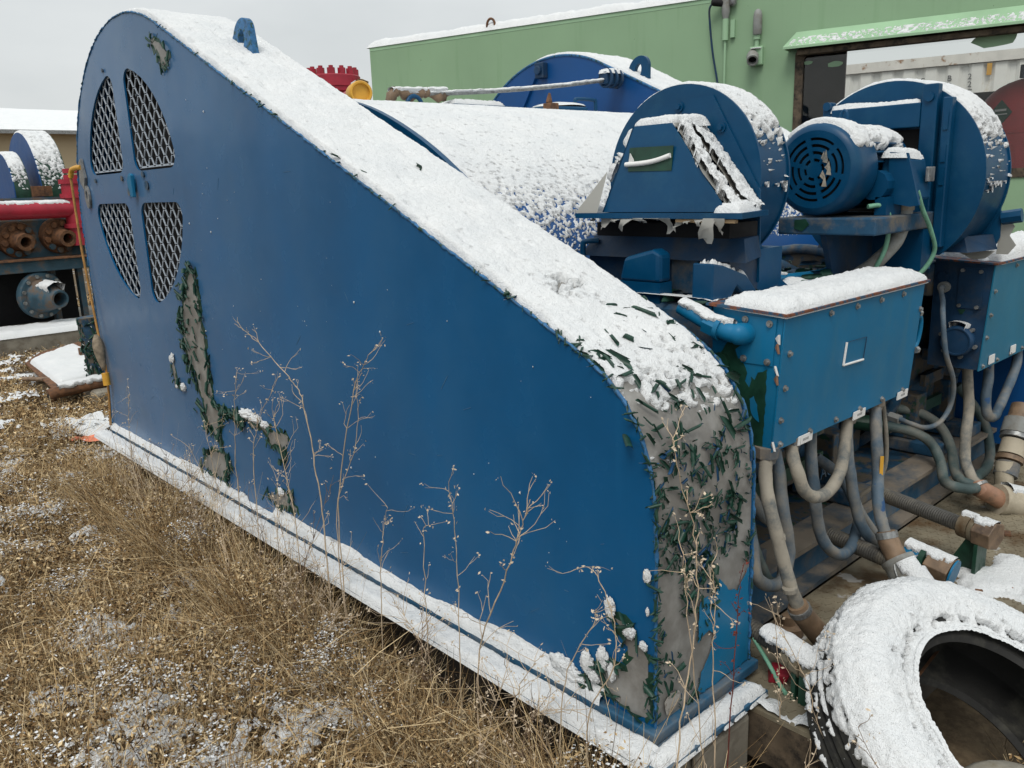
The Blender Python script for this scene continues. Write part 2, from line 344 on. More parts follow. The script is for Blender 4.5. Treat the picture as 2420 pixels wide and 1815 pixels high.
def patch(pts, to3, name, mat, parent, off, jag=.006, s=0):
    """irregular flat patch: polygon outline subdivided and roughened, a sheet of its own thickness"""
    out = []; n = len(pts)
    for i in range(n):
        a = np.array(pts[i]); b = np.array(pts[(i + 1) % n]); k = max(1, int(np.linalg.norm(b - a) / .012))
        for j in range(k):
            p = a + (b - a) * j / k; out.append(p + jag * (RNG.random(2) - .5))
    P = [Vector(to3(p)) for p in out]
    return MB().prism(P, off).build(name, mat, parent)
def text_obj(txt, size, mat, mw, name, parent, depth=.001):
    cu = bpy.data.curves.new(name, 'FONT'); cu.body = txt; cu.size = size; cu.extrude = depth; cu.align_x = 'CENTER'
    t = bpy.data.objects.new(name, cu); COL.objects.link(t); bpy.context.view_layer.update()
    me = bpy.data.meshes.new_from_object(t.evaluated_get(bpy.context.evaluated_depsgraph_get())); bpy.data.objects.remove(t)
    me.transform(mw); me.materials.clear(); me.materials.append(mat)
    o = bpy.data.objects.new(name, me); COL.objects.link(o)
    if parent is not None: attach(o, parent)
    return o

# ================================================================== SETTING
GZ = -0.36
def ground():
    xs = np.r_[np.linspace(-90, -6, 12), np.linspace(-5, 6, 90), np.linspace(7, 120, 14)]
    ys = np.r_[np.linspace(-40, -4, 8), np.linspace(-3, 16, 150), np.linspace(18, 220, 16)]
    X, Y = np.meshgrid(xs, ys, indexing='ij'); P = np.stack([X, Y, np.zeros_like(X)], -1)
    P[..., 2] = GZ - .02 + .09 * (fbm(P, 1.1, 4, 3) - .5) + .03 * (fbm(P, 7, 3, 4) - .5)
    o = MB().grid(P).build('ground', M['soil'], smooth=180, recalc=False); tag(o, kind='structure'); return o
ground()

# ------------------------------------------------------------------ green cabin
CT = Vector((0.2912, -0.9567, 0)); CI = Vector((0.9567, 0.2912, 0)); C0 = Vector((3.949, 6.892, 0))
def cw(s, d, z): return C0 + CT * s + CI * d + Vector((0, 0, z))
def cbox(mb, s0, s1, d0, d1, z0, z1, m=0):
    return mb.hexa([cw(s0, d0, z0), cw(s1, d0, z0), cw(s1, d1, z0), cw(s0, d1, z0), cw(s0, d0, z1), cw(s1, d0, z1), cw(s1, d1, z1), cw(s0, d1, z1)], m)
def rrect(s0, s1, z0, z1, r, d, n=5):
    out = []
    for (cs, cz, a0) in ((s1 - r, z1 - r, 0), (s0 + r, z1 - r, 90), (s0 + r, z0 + r, 180), (s1 - r, z0 + r, 270)):
        for k in range(n + 1):
            a = math.radians(a0 + 90 * k / n); out.append(cw(cs + r * math.cos(a), d, cz + r * math.sin(a)))
    return out
SL = 8.6; RZ = 2.76
cab = thing('cabin', 'pale green steel cabin with snowy roof edge and a wide window', 'cabin', cw(4, 1.2, GZ))
MB().plate([[cw(0, 0, GZ + .05), cw(SL, 0, GZ + .05), cw(SL, 0, RZ), cw(0, 0, RZ)], rrect(4.5, 7.5, 1.262, 2.30, .06, 0)], CI * .05).build('wall', M['cabin'], cab)
MB().plate([[cw(0, 2.45, GZ + .05), cw(SL, 2.45, GZ + .05), cw(SL, 2.45, RZ), cw(0, 2.45, RZ)], [cw(4.47, 2.45, 2.05), cw(7.5, 2.45, 2.05), cw(7.5, 2.45, 2.66), cw(4.47, 2.45, 2.66)]], CI * .05).build('wall', [M['inside']], cab)
m = MB(); cbox(m, 0, .05, .052, 2.448, GZ + .05, RZ); m.build('wall', M['cabin'], cab)
m = MB(); cbox(m, SL - .05, SL, .052, 2.448, GZ + .05, RZ); m.build('wall', M['cabin'], cab)
m = MB(); cbox(m, .052, SL - .052, .052, 2.448, GZ + .1, GZ + .2); m.build('cabin_floor', M['inside'], cab)
m = MB(); cbox(m, 0.001, SL - .001, -.002, 2.50, RZ + .002, RZ + .05); m.build('roof', M['cabin_trim'], cab)
m = MB(); cbox(m, .3, 4.2, .06, .07, GZ + .3, RZ - .01); m.build('lining', M['inside'], cab)
# window frame, pane, hood above the window
fr = MB().plate([rrect(4.47, 7.53, 1.232, 2.33, .07, -.012), rrect(4.535, 7.465, 1.30, 2.262, .05, -.012)], CI * .03).build('window_frame', M['frame_rust'], cab)
wp = MB().prism(rrect(4.53, 7.47, 1.295, 2.267, .05, .02), CI * .006).build('window_pane', M['glass'], cab)
aw = MB()
aw.hexa([cw(4.40, -.16, 2.300), cw(8.2, -.16, 2.300), cw(8.2, -.003, 2.420), cw(4.47, -.003, 2.420), cw(4.40, -.16, 2.318), cw(8.2, -.16, 2.318), cw(8.2, -.003, 2.445), cw(4.47, -.003, 2.445)])
aw.prism([cw(4.40, -.158, 2.302), cw(4.41, -.004, 2.302), cw(4.468, -.004, 2.425)], CT * .012)
awo = aw.build('window_hood', M['cabin_trim'], cab)
snow_quad(cw(4.42, -.158, 2.320), cw(7.6, -.158, 2.320), cw(7.6, -.06, 2.397), cw(4.46, -.06, 2.397), .006, awo, step=.009, cover=.50, cscale=75, s=31, edge=.012)
m = MB(); cbox(m, 4.5, 7.5, -.10, -.002, 2.255, 2.292); m.build('hood_underside', M['frame_rust'], cab)
# peeled spots of green stuck on the glass edge
for (s, z, r) in ((4.78, 2.17, .05), (5.9, 2.235, .12), (4.57, 2.2, .03)):
    MB().prism([cw(s + r * 1.3 * math.cos(a) * random.uniform(.8, 1.1), .014, z + .5 * r * math.sin(a) * random.uniform(.8, 1.1)) for a in np.linspace(0, 6.1, 14)], CI * .004).build('paint_flake', M['cabin_trim'], cab)
roof_path = [cw(s, -.012, RZ + .05) for s in np.linspace(-.04, 7.5, 40)]
snow_strip(roof_path, CI * .5, .07, cab, step=.03, edge=.06, s=40, rag=.03)
# lifting eye on the roof
MB().tube([cw(1.53 + .045 * math.cos(a), .02, RZ + .09 + .06 * math.sin(a)) for a in np.linspace(-.6, math.pi + .6, 14)], .012, 8).build('lifting_eye', M['rust'], cab)
# wall fittings
lamp = thing('wall_lamp', 'light fitting with grey tube above an open socket on green cabin wall', 'wall lamp', cw(4.155, -.02, 2.25))
MB().box(-.055, .055, -.03, .03, -.075, .075).build('junction_box', M['cabin_trim'], lamp, bevel=.008)
lo = lamp.children[0]; lo.matrix_parent_inverse = Matrix(); lo.data.transform(Matrix.Translation((0, 0, .04)) @ Matrix.Rotation(math.atan2(CT.y, CT.x), 4, 'Z'))
m = MB(); m.cyl(cw(4.155, -.03, 2.34), cw(4.155, -.03, 2.42), .018); m.cyl(cw(4.155, -.03, 2.42), cw(4.155, -.03, 2.46), .028)
m.box(0, 0, 0, 0, 0, 0); m.build('stem', M['cabin_trim'], lamp, smooth=40)
m = MB(); m.tube([cw(4.16, -.04, z) for z in (2.455, 2.47, 2.60, 2.64, 2.655)], [.03, .036, .036, .028, .01], 14); m.build('lamp_tube', M['grey_pipe'], lamp, smooth=60)
m = MB(); m.lathe(cw(4.13, -.05, 2.30), (-.75, -.45, -.5), [(.04, -.02), (.042, .03), (.05, .035), (.05, .055), (.046, .075), (.046, .12), (.034, .12), (.034, .04), (.0, .035)], 20); m.build('socket', M['grey_pipe'], lamp, smooth=40)
MB().cyl(cw(4.13, -.05, 2.30) + Vector((-.75, -.45, -.5)).normalized() * .05, cw(4.13, -.05, 2.30) + Vector((-.75, -.45, -.5)).normalized() * .07, .033).build('socket_core', M['black'], lamp)
MB().cyl(cw(4.155, -.03, 2.345), cw(4.155, -.03, 2.352), .05).build('snow', M['snow'], lamp)
cd = thing('conduit', 'grey conduit body with short green pipe and black cable on cabin wall', 'conduit', cw(3.9, -.02, 2.6))
m = MB(); m.tube([cw(3.89, -.04, z) for z in (2.60, 2.66, 2.70, 2.84)], [.02, .034, .036, .036], 14); m.build('conduit_body', M['grey_pipe'], cd, smooth=50)
m = MB(); m.tube([cw(3.95, -.04, z) for z in (2.70, 2.72, 2.80, 2.82)], [.01, .03, .03, .01], 12); m.build('glass_guard', M['steel'], cd, smooth=50)
MB().cyl(cw(3.89, -.04, 2.44), cw(3.89, -.04, 2.61), .026).build('sleeve', M['cabin_trim'], cd, smooth=50)
m = MB(); cbox(m, 3.93, 3.965, -.03, 0, 2.46, 2.60); m.build('clip_plate', M['cabin_trim'], cd)
MB().cyl(cw(3.89, -.04, 1.9), cw(3.89, -.04, 2.44), .010).build('pipe', M['cabin_trim'], cd)
m = MB(); m.tube(spline([cw(3.88, -.05, 2.73), cw(3.82, -.08, 2.745), cw(3.765, -.08, 2.71), cw(3.76, -.06, 2.6), cw(3.785, -.04, 2.35), cw(3.83, -.03, 2.1), cw(3.85, -.03, 1.9)], 6), .009, 8); m.build('cable', M['dark_blue'], cd, smooth=60)
m = MB(); m.tube([cw(3.86, -.05, 2.735), cw(3.80, -.09, 2.745), cw(3.785, -.1, 2.745)], [.028, .03, .02], 10); m.build('plug', M['black'], cd, smooth=50)
# ------------------------------------------------------------------ seen through the window
wc = thing('shipping_container', 'white shipping container with black code letters seen through cabin window', 'container', cw(5, 7, GZ))
m = MB(); cbox(m, 1.5, 10, 6, 8.4, GZ + .1, 2.74); m.build('body', M['white'], wc)
m = MB(); cbox(m, 1.5, 10, 5.93, 5.998, 2.70, 2.83); m.build('top_rail', surf('rusty_white', (.66, .64, .6), .6, .1, 5, dirt=(.30, .17, .09), dscale=6, damt=(.56, .64)), wc)
for k in range(30):
    s0 = 1.6 + k * .28
    m = MB(); m.hexa([cw(s0, 5.965, 0), cw(s0 + .13, 5.965, 0), cw(s0 + .17, 5.999, 0), cw(s0 - .04, 5.999, 0), cw(s0, 5.965, 2.69), cw(s0 + .13, 5.965, 2.69), cw(s0 + .17, 5.999, 2.69), cw(s0 - .04, 5.999, 2.69)]); m.build('corrugation', M['white'], wc)
def wtxt(t, s, z, h):
    R4 = Matrix((( CT.x, 0, -CI.x), (CT.y, 0, -CI.y), (0, 1, 0))).to_4x4()
    text_obj(t, h, M['ink'], Matrix.Translation(cw(s, 5.955, z)) @ R4, 'code_letter', wc, .002)
for t, s, z in (('2', 5.505, 2.495), ('2', 5.51, 2.395), ('G', 5.515, 2.295), ('1', 5.52, 2.195), ('B', 5.26, 2.495), ('G', 5.26, 2.395), ('E', 4.93, 2.49), ('U', 4.99, 2.39)): wtxt(t, s, z, .105)
m = MB(); cbox(m, 5.70, 5.76, 5.94, 5.96, 2.53, 2.68); m.build('marker_plate', M['yellow'], wc)
tk = thing('red_tank', 'dark red upright tank with green diamond placard inside the cabin', 'tank', cw(6.24, .80, GZ + .2))
TCn = cw(6.24, .80, 0); TR = .42
m = MB(); m.lathe(TCn, (0, 0, 1), [(0, GZ + .2), (TR, GZ + .2), (TR, 1.76)] + [(TR * math.cos(a), 1.76 + .26 * math.sin(a)) for a in np.linspace(.2, 1.57, 8)], 40); m.build('tank_body', M['tank_red'], tk, smooth=40)
m = MB(); m.lathe(TCn, (0, 0, 1), [(TR + .001, 1.565), (TR + .008, 1.57), (TR + .008, 1.585), (TR + .001, 1.59)], 40); m.build('tank_seam', M['tank_red'], tk, smooth=40)
for ds in (-.13, -.03):
    m = MB(); m.cyl(cw(6.24 + ds, .66, 2.0), cw(6.24 + ds, .66, 2.10), .03, seg=14); m.build('pipe_stub', M['dark_blue'], tk, smooth=40)
dcen = Vector((-.93, .365, 0)).normalized(); dside = Vector((-dcen.y, dcen.x, 0)); dpos = TCn + dcen * (TR + .004) + Vector((0, 0, 1.73))
m = MB(); m.prism([dpos + dside * .1, dpos + Vector((0, 0, .1)), dpos - dside * .1, dpos - Vector((0, 0, .1))], dcen * .004); dm = m.build('placard', surf('placard_green', (.02, .10, .06), .5, .1, 5), tk)
m = MB(); m.obox(dpos + dcen * .007 + Vector((0, 0, .022)), dside * .05, dcen * .002, Vector((0, 0, .008)) + dside * .0); m.obox(dpos + dcen * .007 - Vector((0, 0, .01)), dside * .06, dcen * .002, Vector((0, 0, .004))); m.build('placard_print', M['label'], dm)

# ------------------------------------------------------------------ beige hall far behind on the left
hall = thing('hall', 'long beige hall with a snow covered low roof far behind', 'building', (4, 30, GZ))
MB().box(-30, 30, 26.6, 40, GZ - .2, 3.30).build('wall', M['beige'], hall)
m = MB(); m.prism([(-30.4, 26.2, 3.30), (-30.4, 40.4, 3.30), (-30.4, 33.3, 4.48)], (60.8, 0, 0)); rf = m.build('roof', M['white'], hall)
snow_quad((-30, 26.15, 3.325), (30, 26.15, 3.325), (30, 33.3, 4.51), (-30, 33.3, 4.51), .10, rf, step=.5, edge=.1)
m = MB(); m.box(-30.4, 30.4, 26.14, 26.24, 3.22, 3.325); m.build('gutter', M['steel'], hall)

# ------------------------------------------------------------------ second pump far left
PY = 9.5
fp = thing('pump_fluid_end', 'rusty blue pump block with two bolted pipe flanges under the red pipe', 'pump', (.8, PY + .5, -.1))
MB().box(-1.6, 1.62, PY + .25, PY + 1.2, .60, 1.12).build('block', M['slab'], fp, bevel=.02)
MB().box(-1.6, 1.66, PY + .02, PY + .42, .535, .665).build('beam', M['slab'], fp, bevel=.01)
MB().box(-1.6, 1.66, PY - .04, PY + .45, .666, .684).build('beam_lip', M['rust'], fp)
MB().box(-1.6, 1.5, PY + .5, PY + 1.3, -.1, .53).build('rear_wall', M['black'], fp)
for x in (1.50, 1.2, .3): MB().box(x, x + .06, PY + .3, PY + .42, -.1, .53).build('post', M['slab'], fp)
fd = Vector((.18, -1, -.12)).normalized()
for (x, z) in ((.90, .90), (1.34, .915), (.46, .89)):
    c = Vector((x, PY + .24, z))
    fl = MB().lathe(c, fd, [(0, -.1), (.20, -.1), (.205, 0), (.195, .05), (.12, .055), (.10, .10), (.09, .2), (.095, .24), (.06, .24), (.055, -.05), (0, -.05)], 32).build('flange', M['rust'], fp, smooth=35)
    a = fd.orthogonal().normalized(); b = fd.cross(a)
    for k in range(10):
        q = c + .155 * (math.cos(k * math.tau / 10) * a + math.sin(k * math.tau / 10) * b)
        m = MB(); m.cyl(q + fd * .04, q + fd * .085, .036, .034, 8); m.build('flange_bolt', M['slab'] if k < 6 else M['rust'], fl)
rp = thing('red_manifold_pipe', 'snow dusted red manifold pipe above the bolted flanges', 'pipe', (.8, PY, 1.22))
MB().cyl((-2, PY + .1, 1.235), (1.50, PY + .1, 1.215), .098, seg=28).build('pipe', M['red'], rp, smooth=40)
m = MB(); m.cyl((1.55, PY + .12, .80), (1.55, PY + .12, 1.50), .13, seg=24); m.cyl((1.55, PY + .12, 1.50), (1.55, PY + .12, 1.55), .15, seg=24); m.cyl((1.55, PY + .12, 1.00), (1.55, PY + .12, 1.05), .16, seg=24); m.cyl((1.55, PY + .12, 1.34), (1.55, PY + .12, 1.39), .155, seg=24)
m.build('vertical_stack', M['red'], rp, smooth=40)
for z in (1.55, 1.62): MB().cyl((1.56, PY + .12, z), (1.56, PY + .12, z + .05), .10, .10).build('stack_flange', M['red'], rp, smooth=40)
snow_tube([(-1, PY + .1, 1.235), (1.48, PY + .1, 1.216)], .098, rp, .012, 60, 3, .75, .025)
fg = thing('far_drive_guard', 'blue drive guard with snowy green rim behind the red pipe', 'guard', (1, PY + 1.3, .5))
GC = Vector((0, PY + 1.55, 1.36))
for (x0, x1, R, cy, cz, mm) in ((1.37, 1.68, .76, PY + 1.50, 1.40, 0), (1.03, 1.20, .46, PY + 1.0, 1.42, 1)):
    arc = [(0, cy + R * math.cos(a), cz + R * math.sin(a)) for a in np.linspace(-.5, math.pi + .5, 40)]
    m = MB(); m.prism([(x0, y, z) for _, y, z in arc], (x1 - x0, 0, 0)); go = m.build('guard_shell', [M['far_blue']], fg, smooth=40)
    m = MB(); m.sheet([(x0 + .01, cy + (R + .004) * math.cos(a), cz + (R + .004) * math.sin(a)) for a in np.linspace(math.pi * .5, math.pi * 1.2, 24)], (x1 - x0 - .01, 0, 0)); m.build('rim_sheet', M['green'], fg, smooth=40)
    snow_strip([(x0, cy + (R + .008) * math.cos(a), cz + (R + .008) * math.sin(a)) for a in np.linspace(.9, math.pi * .98, 40)], (x1 - x0, 0, 0), .02, fg, step=.015, s=51, cscale=60, cover=lambda S, W, P, N: .15 + .62 * np.clip(N[..., 2] * 1.6, 0, 1.2))
for x in (1.22, .62): 
    m = MB(); m.obox((x + .09, PY + .55, 1.43), (.11, .02, 0), (0, .07, 0), (0, 0, .06)); m.cyl((x + .07, PY + .485, 1.43), (x + .07, PY + .478, 1.43), .04, seg=10); m.build('bearing_block', M['rust'], fg, bevel=.01)
MB().box(-1.6, 1.62, PY + .30, PY + 1.1, 1.121, 1.36).build('top_plate', M['slab'], fg)
cone = thing('suction_flange', 'snow topped blue suction flange with open reducer on the ground', 'flange', (1.07, PY - .1, -.1))
cc = Vector((1.03, PY + .08, .26)); cd2 = Vector((.32, -1, -.10)).normalized()
MB().lathe(cc, cd2, [(0, -.06), (.265, -.06), (.27, -.02), (.27, .01), (.26, .025), (.20, .03), (.17, .10), (.105, .30), (.10, .34), (.078, .34), (.07, -.02), (0, -.02)], 36).build('reducer', M['slab'], cone, smooth=35)
a = cd2.orthogonal().normalized(); b = cd2.cross(a)
for k in range(12):
    q = cc + .232 * (math.cos(k * math.tau / 12) * a + math.sin(k * math.tau / 12) * b); m = MB(); m.cyl(q, q + cd2 * .045, .022, seg=6); m.build('flange_bolt', M['steel'], cone)
snow_tube([cc + cd2 * .06, cc + cd2 * .12, cc + cd2 * .2, cc + cd2 * .29], .135, cone, .05, 55, 8, .9, .02)
# snowy plinth
pl = thing('concrete_plinth', 'long low concrete plinth topped with snow under the far pump', 'plinth', (.5, PY - .3, GZ))
MB().box(-3, 2.2, PY - .55, PY + 1.6, GZ - .1, -.09).build('slab', M['concrete'], pl)
snow_strip([(x, PY - .56, -.09) for x in np.linspace(-3, 2.2, 30)], (0, .66, 0), .05, pl, step=.03, edge=.04, s=61)
# ================================================================== DRIVE GUARD (foreground)
GW = .42
def guard_profile():
    cy, cz, R = 3.0, 1.13, .97
    P = [(3.97, 0.0), (3.97, .5), (3.97, 1.0)]
    P += [(cy + R * math.cos(a), cz + R * math.sin(a)) for a in np.linspace(0, math.radians(113.5), 34)]
    # straight slope to the lower bend
    x1, z1 = P[-1]; x2, z2 = .31, .945
    P += [(x1 + (x2 - x1) * t, z1 + (z2 - z1) * t) for t in np.linspace(.05, 1, 22)]
    P += [(.219, .902), (.147, .858), (.092, .808), (.045, .738), (.014, .650), (.002, .56), (0, .45), (0, .2), (0, 0)]
    return P
GP = guard_profile()
gd = thing('drive_guard', 'tall blue belt drive guard with snowy sloping top and peeling front end', 'guard', (.2, 2, -.05))
def qgrille(sy, sz):
    cy, cz, R, g, rc = 3.11, 1.355, .56, .072, .062      # quarter disc grown from a smaller one: every corner rounded
    a_, Rp = g + rc, R - rc; e_ = math.sqrt(Rp * Rp - a_ * a_); tB = math.degrees(math.atan2(a_, e_)); out = []
    for t in np.arange(0, 360, 7.5):
        if tB <= t <= 90 - tB: c = (Rp * math.cos(math.radians(t)), Rp * math.sin(math.radians(t)))
        elif 90 - tB < t <= 180: c = (a_, e_)
        elif 180 < t <= 270: c = (a_, a_)
        else: c = (e_, a_)
        y, z = c[0] + rc * math.cos(math.radians(t)), c[1] + rc * math.sin(math.radians(t)); out.append((cy + sy * y * 1.05, cz + sz * (g + (z - g) * (.95 if sz > 0 else 1.0))))
    return out if sy * sz > 0 else out[::-1]
HOLES = [qgrille(sy, sz) for sy in (1, -1) for sz in (1, -1)]
MB().plate([[(0, y, z) for y, z in GP]] + [[(0, y, z) for y, z in h] for h in HOLES], (.008, 0, 0)).build('face_plate', M['guard_blue'], gd)
MB().prism([(GW - .008, y, z) for y, z in GP], (.008, 0, 0)).build('back_plate', M['guard_blue'], gd)
ctr = np.array([(y, z) for y, z in GP])
def inset(P, d):
    P = np.array(P); T = np.gradient(P, axis=0); T /= np.linalg.norm(T, axis=1)[:, None]; N = np.stack([T[:, 1], -T[:, 0]], 1)
    return P - N * d if True else P
GPn = np.array(GP); T_ = np.gradient(GPn, axis=0); T_ /= np.linalg.norm(T_, axis=1)[:, None]; GN = np.stack([T_[:, 1], -T_[:, 0]], 1)
if GN[20].dot(GPn[20] - np.array([2.5, .8])) < 0: GN = -GN
kb = next(i for i, p in enumerate(GP) if p[1] < 1.30 and p[0] < 2)       # where bare primer takes over from paint
top = MB()
path = [(.004, y - .004 * n[0], z - .004 * n[1]) for (y, z), n in zip(GP, GN)]
top.sheet(path[:kb + 1], (GW - .008, 0, 0)); top.build('top_sheet', M['guard_blue'], gd, smooth=30)
kc = next(i for i, p in enumerate(GP) if p[1] < .66 and p[0] < 1)
MB().sheet(path[kb:], (GW - .008, 0, 0)).build('end_sheet', M['tan'], gd, smooth=30)
# chipped weld beads along the two edges
for x in (.0, GW - .002):
    bp = [(x, y + .001 * n[0], z + .001 * n[1]) for (y, z), n in zip(GP, GN)]
    Pb, _ = resample(bp, .012); Pb += (RNG.random(Pb.shape) - .5) * .0035
    rr = list(.0026 + .0032 * RNG.random(len(Pb)))
    MB().tube([tuple(p) for p in Pb], rr, 6).build('weld_bead', M['edge_blue'], gd, smooth=60)
# expanded metal behind the openings
def grille(h, k):
    ys = [p[0] for p in h]; zs = [p[1] for p in h]; y0, y1, z0, z1 = min(ys) - .015, max(ys) + .015, min(zs) - .015, max(zs) + .015
    m = MB(); p = .088; hgt = .0385; i0 = int(z0 / hgt) - 1
    for i in range(i0, int(z1 / hgt) + 2):
        pts = []; j0 = int(y0 / (p / 2)) - 1
        for j in range(j0, int(y1 / (p / 2)) + 2):
            zc = i * hgt + ((hgt * .5) if (i + j) % 2 else (-hgt * .5)) * .93
            for dy in (-.010, .010): pts.append((j * p / 2 + dy, zc))
        pts = [q for q in pts if y0 <= q[0] <= y1 and z0 <= q[1] <= z1]
        if len(pts) < 2: continue
        for (a, b) in zip(pts[:-1], pts[1:]):
            t = .0040
            m.hexa([(.012, a[0], a[1] - t), (.017, a[0], a[1] - t), (.017, b[0], b[1] - t), (.012, b[0], b[1] - t), (.012, a[0], a[1] + t), (.017, a[0], a[1] + t), (.017, b[0], b[1] + t), (.012, b[0], b[1] + t)])
    m.build('mesh_grille', M['galv'], gd)
for k, h in enumerate(HOLES): grille(h, k)
# dark pulley inside
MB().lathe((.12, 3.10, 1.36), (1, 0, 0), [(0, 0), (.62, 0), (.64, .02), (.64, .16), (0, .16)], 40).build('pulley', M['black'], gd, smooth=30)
# small hardware between the openings
m = MB(); m.cyl((-.012, 3.09, 1.375), (.0, 3.09, 1.375), .045, seg=16); m.obox((-.02, 3.05, 1.36), (.008, 0, 0), (0, .018, 0), (0, 0, .05)); m.build('latch', M['box_blue'], gd, bevel=.003)
for (y, z, r) in ((3.22, 1.40, .014), (2.93, 1.41, .016), (2.90, 1.36, .022), (3.14, 1.335, .02), (3.28, 1.90, .01), (2.88, 1.75, .006), (3.0, 1.62, .006), (3.62, 1.40, .012)):
    MB().cyl((-.008, y, z), (.001, y, z), r, r * .7, 7).build('bolt_stub', M['dusty_blue'], gd)
m = MB(); m.prism([(-.004, 3.85, 1.40), (-.004, 3.80, 1.36), (-.004, 3.76, 1.42), (-.004, 3.79, 1.52), (-.004, 3.83, 1.50)], (-.012, 0, 0)); m.build('hook_plate', M['steel'], gd)
MB().plate([[(-.004, 3.775 + .035 * math.cos(a), 1.37 - .05 + .06 * math.sin(a)) for a in np.linspace(0, 6.28, 16)[:-1]], [(-.004, 3.775 + .015 * math.cos(a), 1.33 + .025 * math.sin(a)) for a in np.linspace(0, 6.28, 12)[:-1]]], (-.01, 0, 0)).build('hook_ring', M['steel'], gd)
# lifting eye on the slope (one on the far side of the strip)
def lug(cx, cy, cz, parent, h=.14, w=.11, mat='blue', ny=1):
    # plate standing on the slope, plane across Y-Z
    tl = Vector((0, -1, -.434)).normalized(); up = Vector((0, -.2, 1)).normalized(); b = Vector((cx, cy, cz))
    c = b + up * h * .58; hz = Vector((0, -1, 0))
    out = [b + tl * w * .5 - up * .02, b - tl * w * .5 - up * .02] + [c + (h * .40) * (math.cos(a) * -hz + math.sin(a) * up) for a in np.linspace(.25, math.pi - .25, 14)]
    hole = [c - up * .014 + (.026) * (math.cos(a) * hz + 1.7 * math.sin(a) * up) for a in np.linspace(0, 6.28, 16)[:-1]]
    return MB().plate([out, hole], (.028, 0, 0)).build('lifting_eye', M[mat], parent, bevel=.004)
lug(.24, 2.33, 1.825, gd, .185, .30, 'edge_blue')
for k, (y, z) in enumerate(((2.28, 1.82), (2.37, 1.86))):
    MB().prism([(.236, y, z), (.236, y + .03, z + .02), (.236, y + .02, z + .05), (.236, y - .01, z + .03)], (-.004, 0, 0)).build('paint_flake', M['green'], gd)
# peeled patches on the face
PATCH = {
 'P1': [(2.543, 1.015), (2.473, 0.991), (2.47, 0.881), (2.467, 0.77), (2.451, 0.64), (2.445, 0.507), (2.442, 0.391), (2.345, 0.393), (2.218, 0.397), (2.165, 0.365), (2.357, 0.348), (2.414, 0.298), (2.396, 0.203), (2.455, 0.231), (2.553, 0.292), (2.581, 0.387), (2.627, 0.52), (2.69, 0.568), (2.715, 0.665), (2.70, 0.786), (2.64, 0.867)],
 'P2': [(2.210, 0.396), (2.059, 0.398), (1.912, 0.392), (1.766, 0.39), (1.784, 0.335), (1.813, 0.258), (1.839, 0.319), (1.929, 0.312), (1.972, 0.366), (2.106, 0.362)],
 'P3': [(2.015, 0.091), (1.896, 0.131), (1.788, 0.14), (1.75, 0.076), (1.912, 0.053)],
 'P3b': [(2.40, 0.19), (2.33, 0.15), (2.395, 0.043), (2.578, 0.04), (2.668, 0.061), (2.591, 0.161)],
 'P4': [(2.652, 1.97), (2.567, 1.94), (2.46, 1.864), (2.492, 1.822), (2.552, 1.823), (2.592, 1.881), (2.642, 1.929)],
 'P5': [(0.127, 0.252), (0.093, 0.254), (0.06, 0.239), (0.052, 0.206), (0.019, 0.205), (0.015, 0.128), (0.012, 0.023), (0.034, 0.012), (0.094, 0.008), (0.156, 0.032), (0.225, 0.02), (0.224, 0.079), (0.196, 0.096), (0.183, 0.074), (0.142, 0.116), (0.094, 0.129), (0.081, 0.161), (0.102, 0.207)],
 'P3c': [(2.904, 0.522), (2.86, 0.548), (2.85, 0.454), (2.80, 0.419), (2.889, 0.409)]}
# dark green rim of undercoat, then bare primer inset on it
def grow(P, d):
    P = np.array(P); c = np.roll(P, -1, 0) - np.roll(P, 1, 0); n = np.stack([c[:, 1], -c[:, 0]], 1); n /= np.linalg.norm(n, axis=1)[:, None]
    ar = .5 * np.sum(P[:, 0] * np.roll(P[:, 1], -1) - np.roll(P[:, 0], -1) * P[:, 1]); return P + n * d * np.sign(ar)
for k, P in PATCH.items():
    patch(grow(P, .006), lambda p: (-.0010, p[0], p[1]), 'green_undercoat_patch', M['green'], gd, (.0008, 0, 0), .034)
    patch(grow(P, -.020 if k == 'P1' else -.010), lambda p: (-.0018, p[0], p[1]), 'bare_patch', M['tan'], gd, (.0007, 0, 0), .022)
# sheet of blue paint left on the end face
EB = [(0.267, 0.299), (0.306, 0.258), (0.351, 0.237), (0.401, 0.285), (0.412, 0.004), (0.19, 0.004), (0.18, 0.018), (0.192, 0.063), (0.233, 0.111), (0.249, 0.154), (0.218, 0.171), (0.172, 0.16), (0.175, 0.241), (0.191, 0.276), (0.239, 0.261)]
patch(EB, lambda p: (p[0], -.0005, p[1]), 'paint_left', M['box_blue'], gd, (0, -.0012, 0), .008)
patch([(0.035, 0.055), (0.062, 0.068), (0.095, 0.06), (0.106, 0.039), (0.079, 0.014), (0.046, 0.012), (0.04, 0.034)], lambda p: (p[0], -.0005, p[1]), 'pale_patch', M['wetgrey'], gd, (0, -.001, 0), .003)
# base: ledge channel and wide foot flange
lg = MB(); lg.box(-.022, GW + .02, -.020, 3.98, -.0295, .0); lg.build('base_channel', M['dirty_blue'], gd, bevel=.004)
ff = [(-.104, 4.0), (-.104, -.035)] + [(-.104 + .055 - .055 * math.cos(a), -.035 - .055 * math.sin(a)) for a in np.linspace(.15, math.pi / 2, 7)] + [(GW - .05, -.09), (GW - .05, 4.0)]
MB().prism([(x, y, -.0435) for x, y in ff], (0, 0, .0135)).build('foot_flange', M['dirty_blue'], gd)
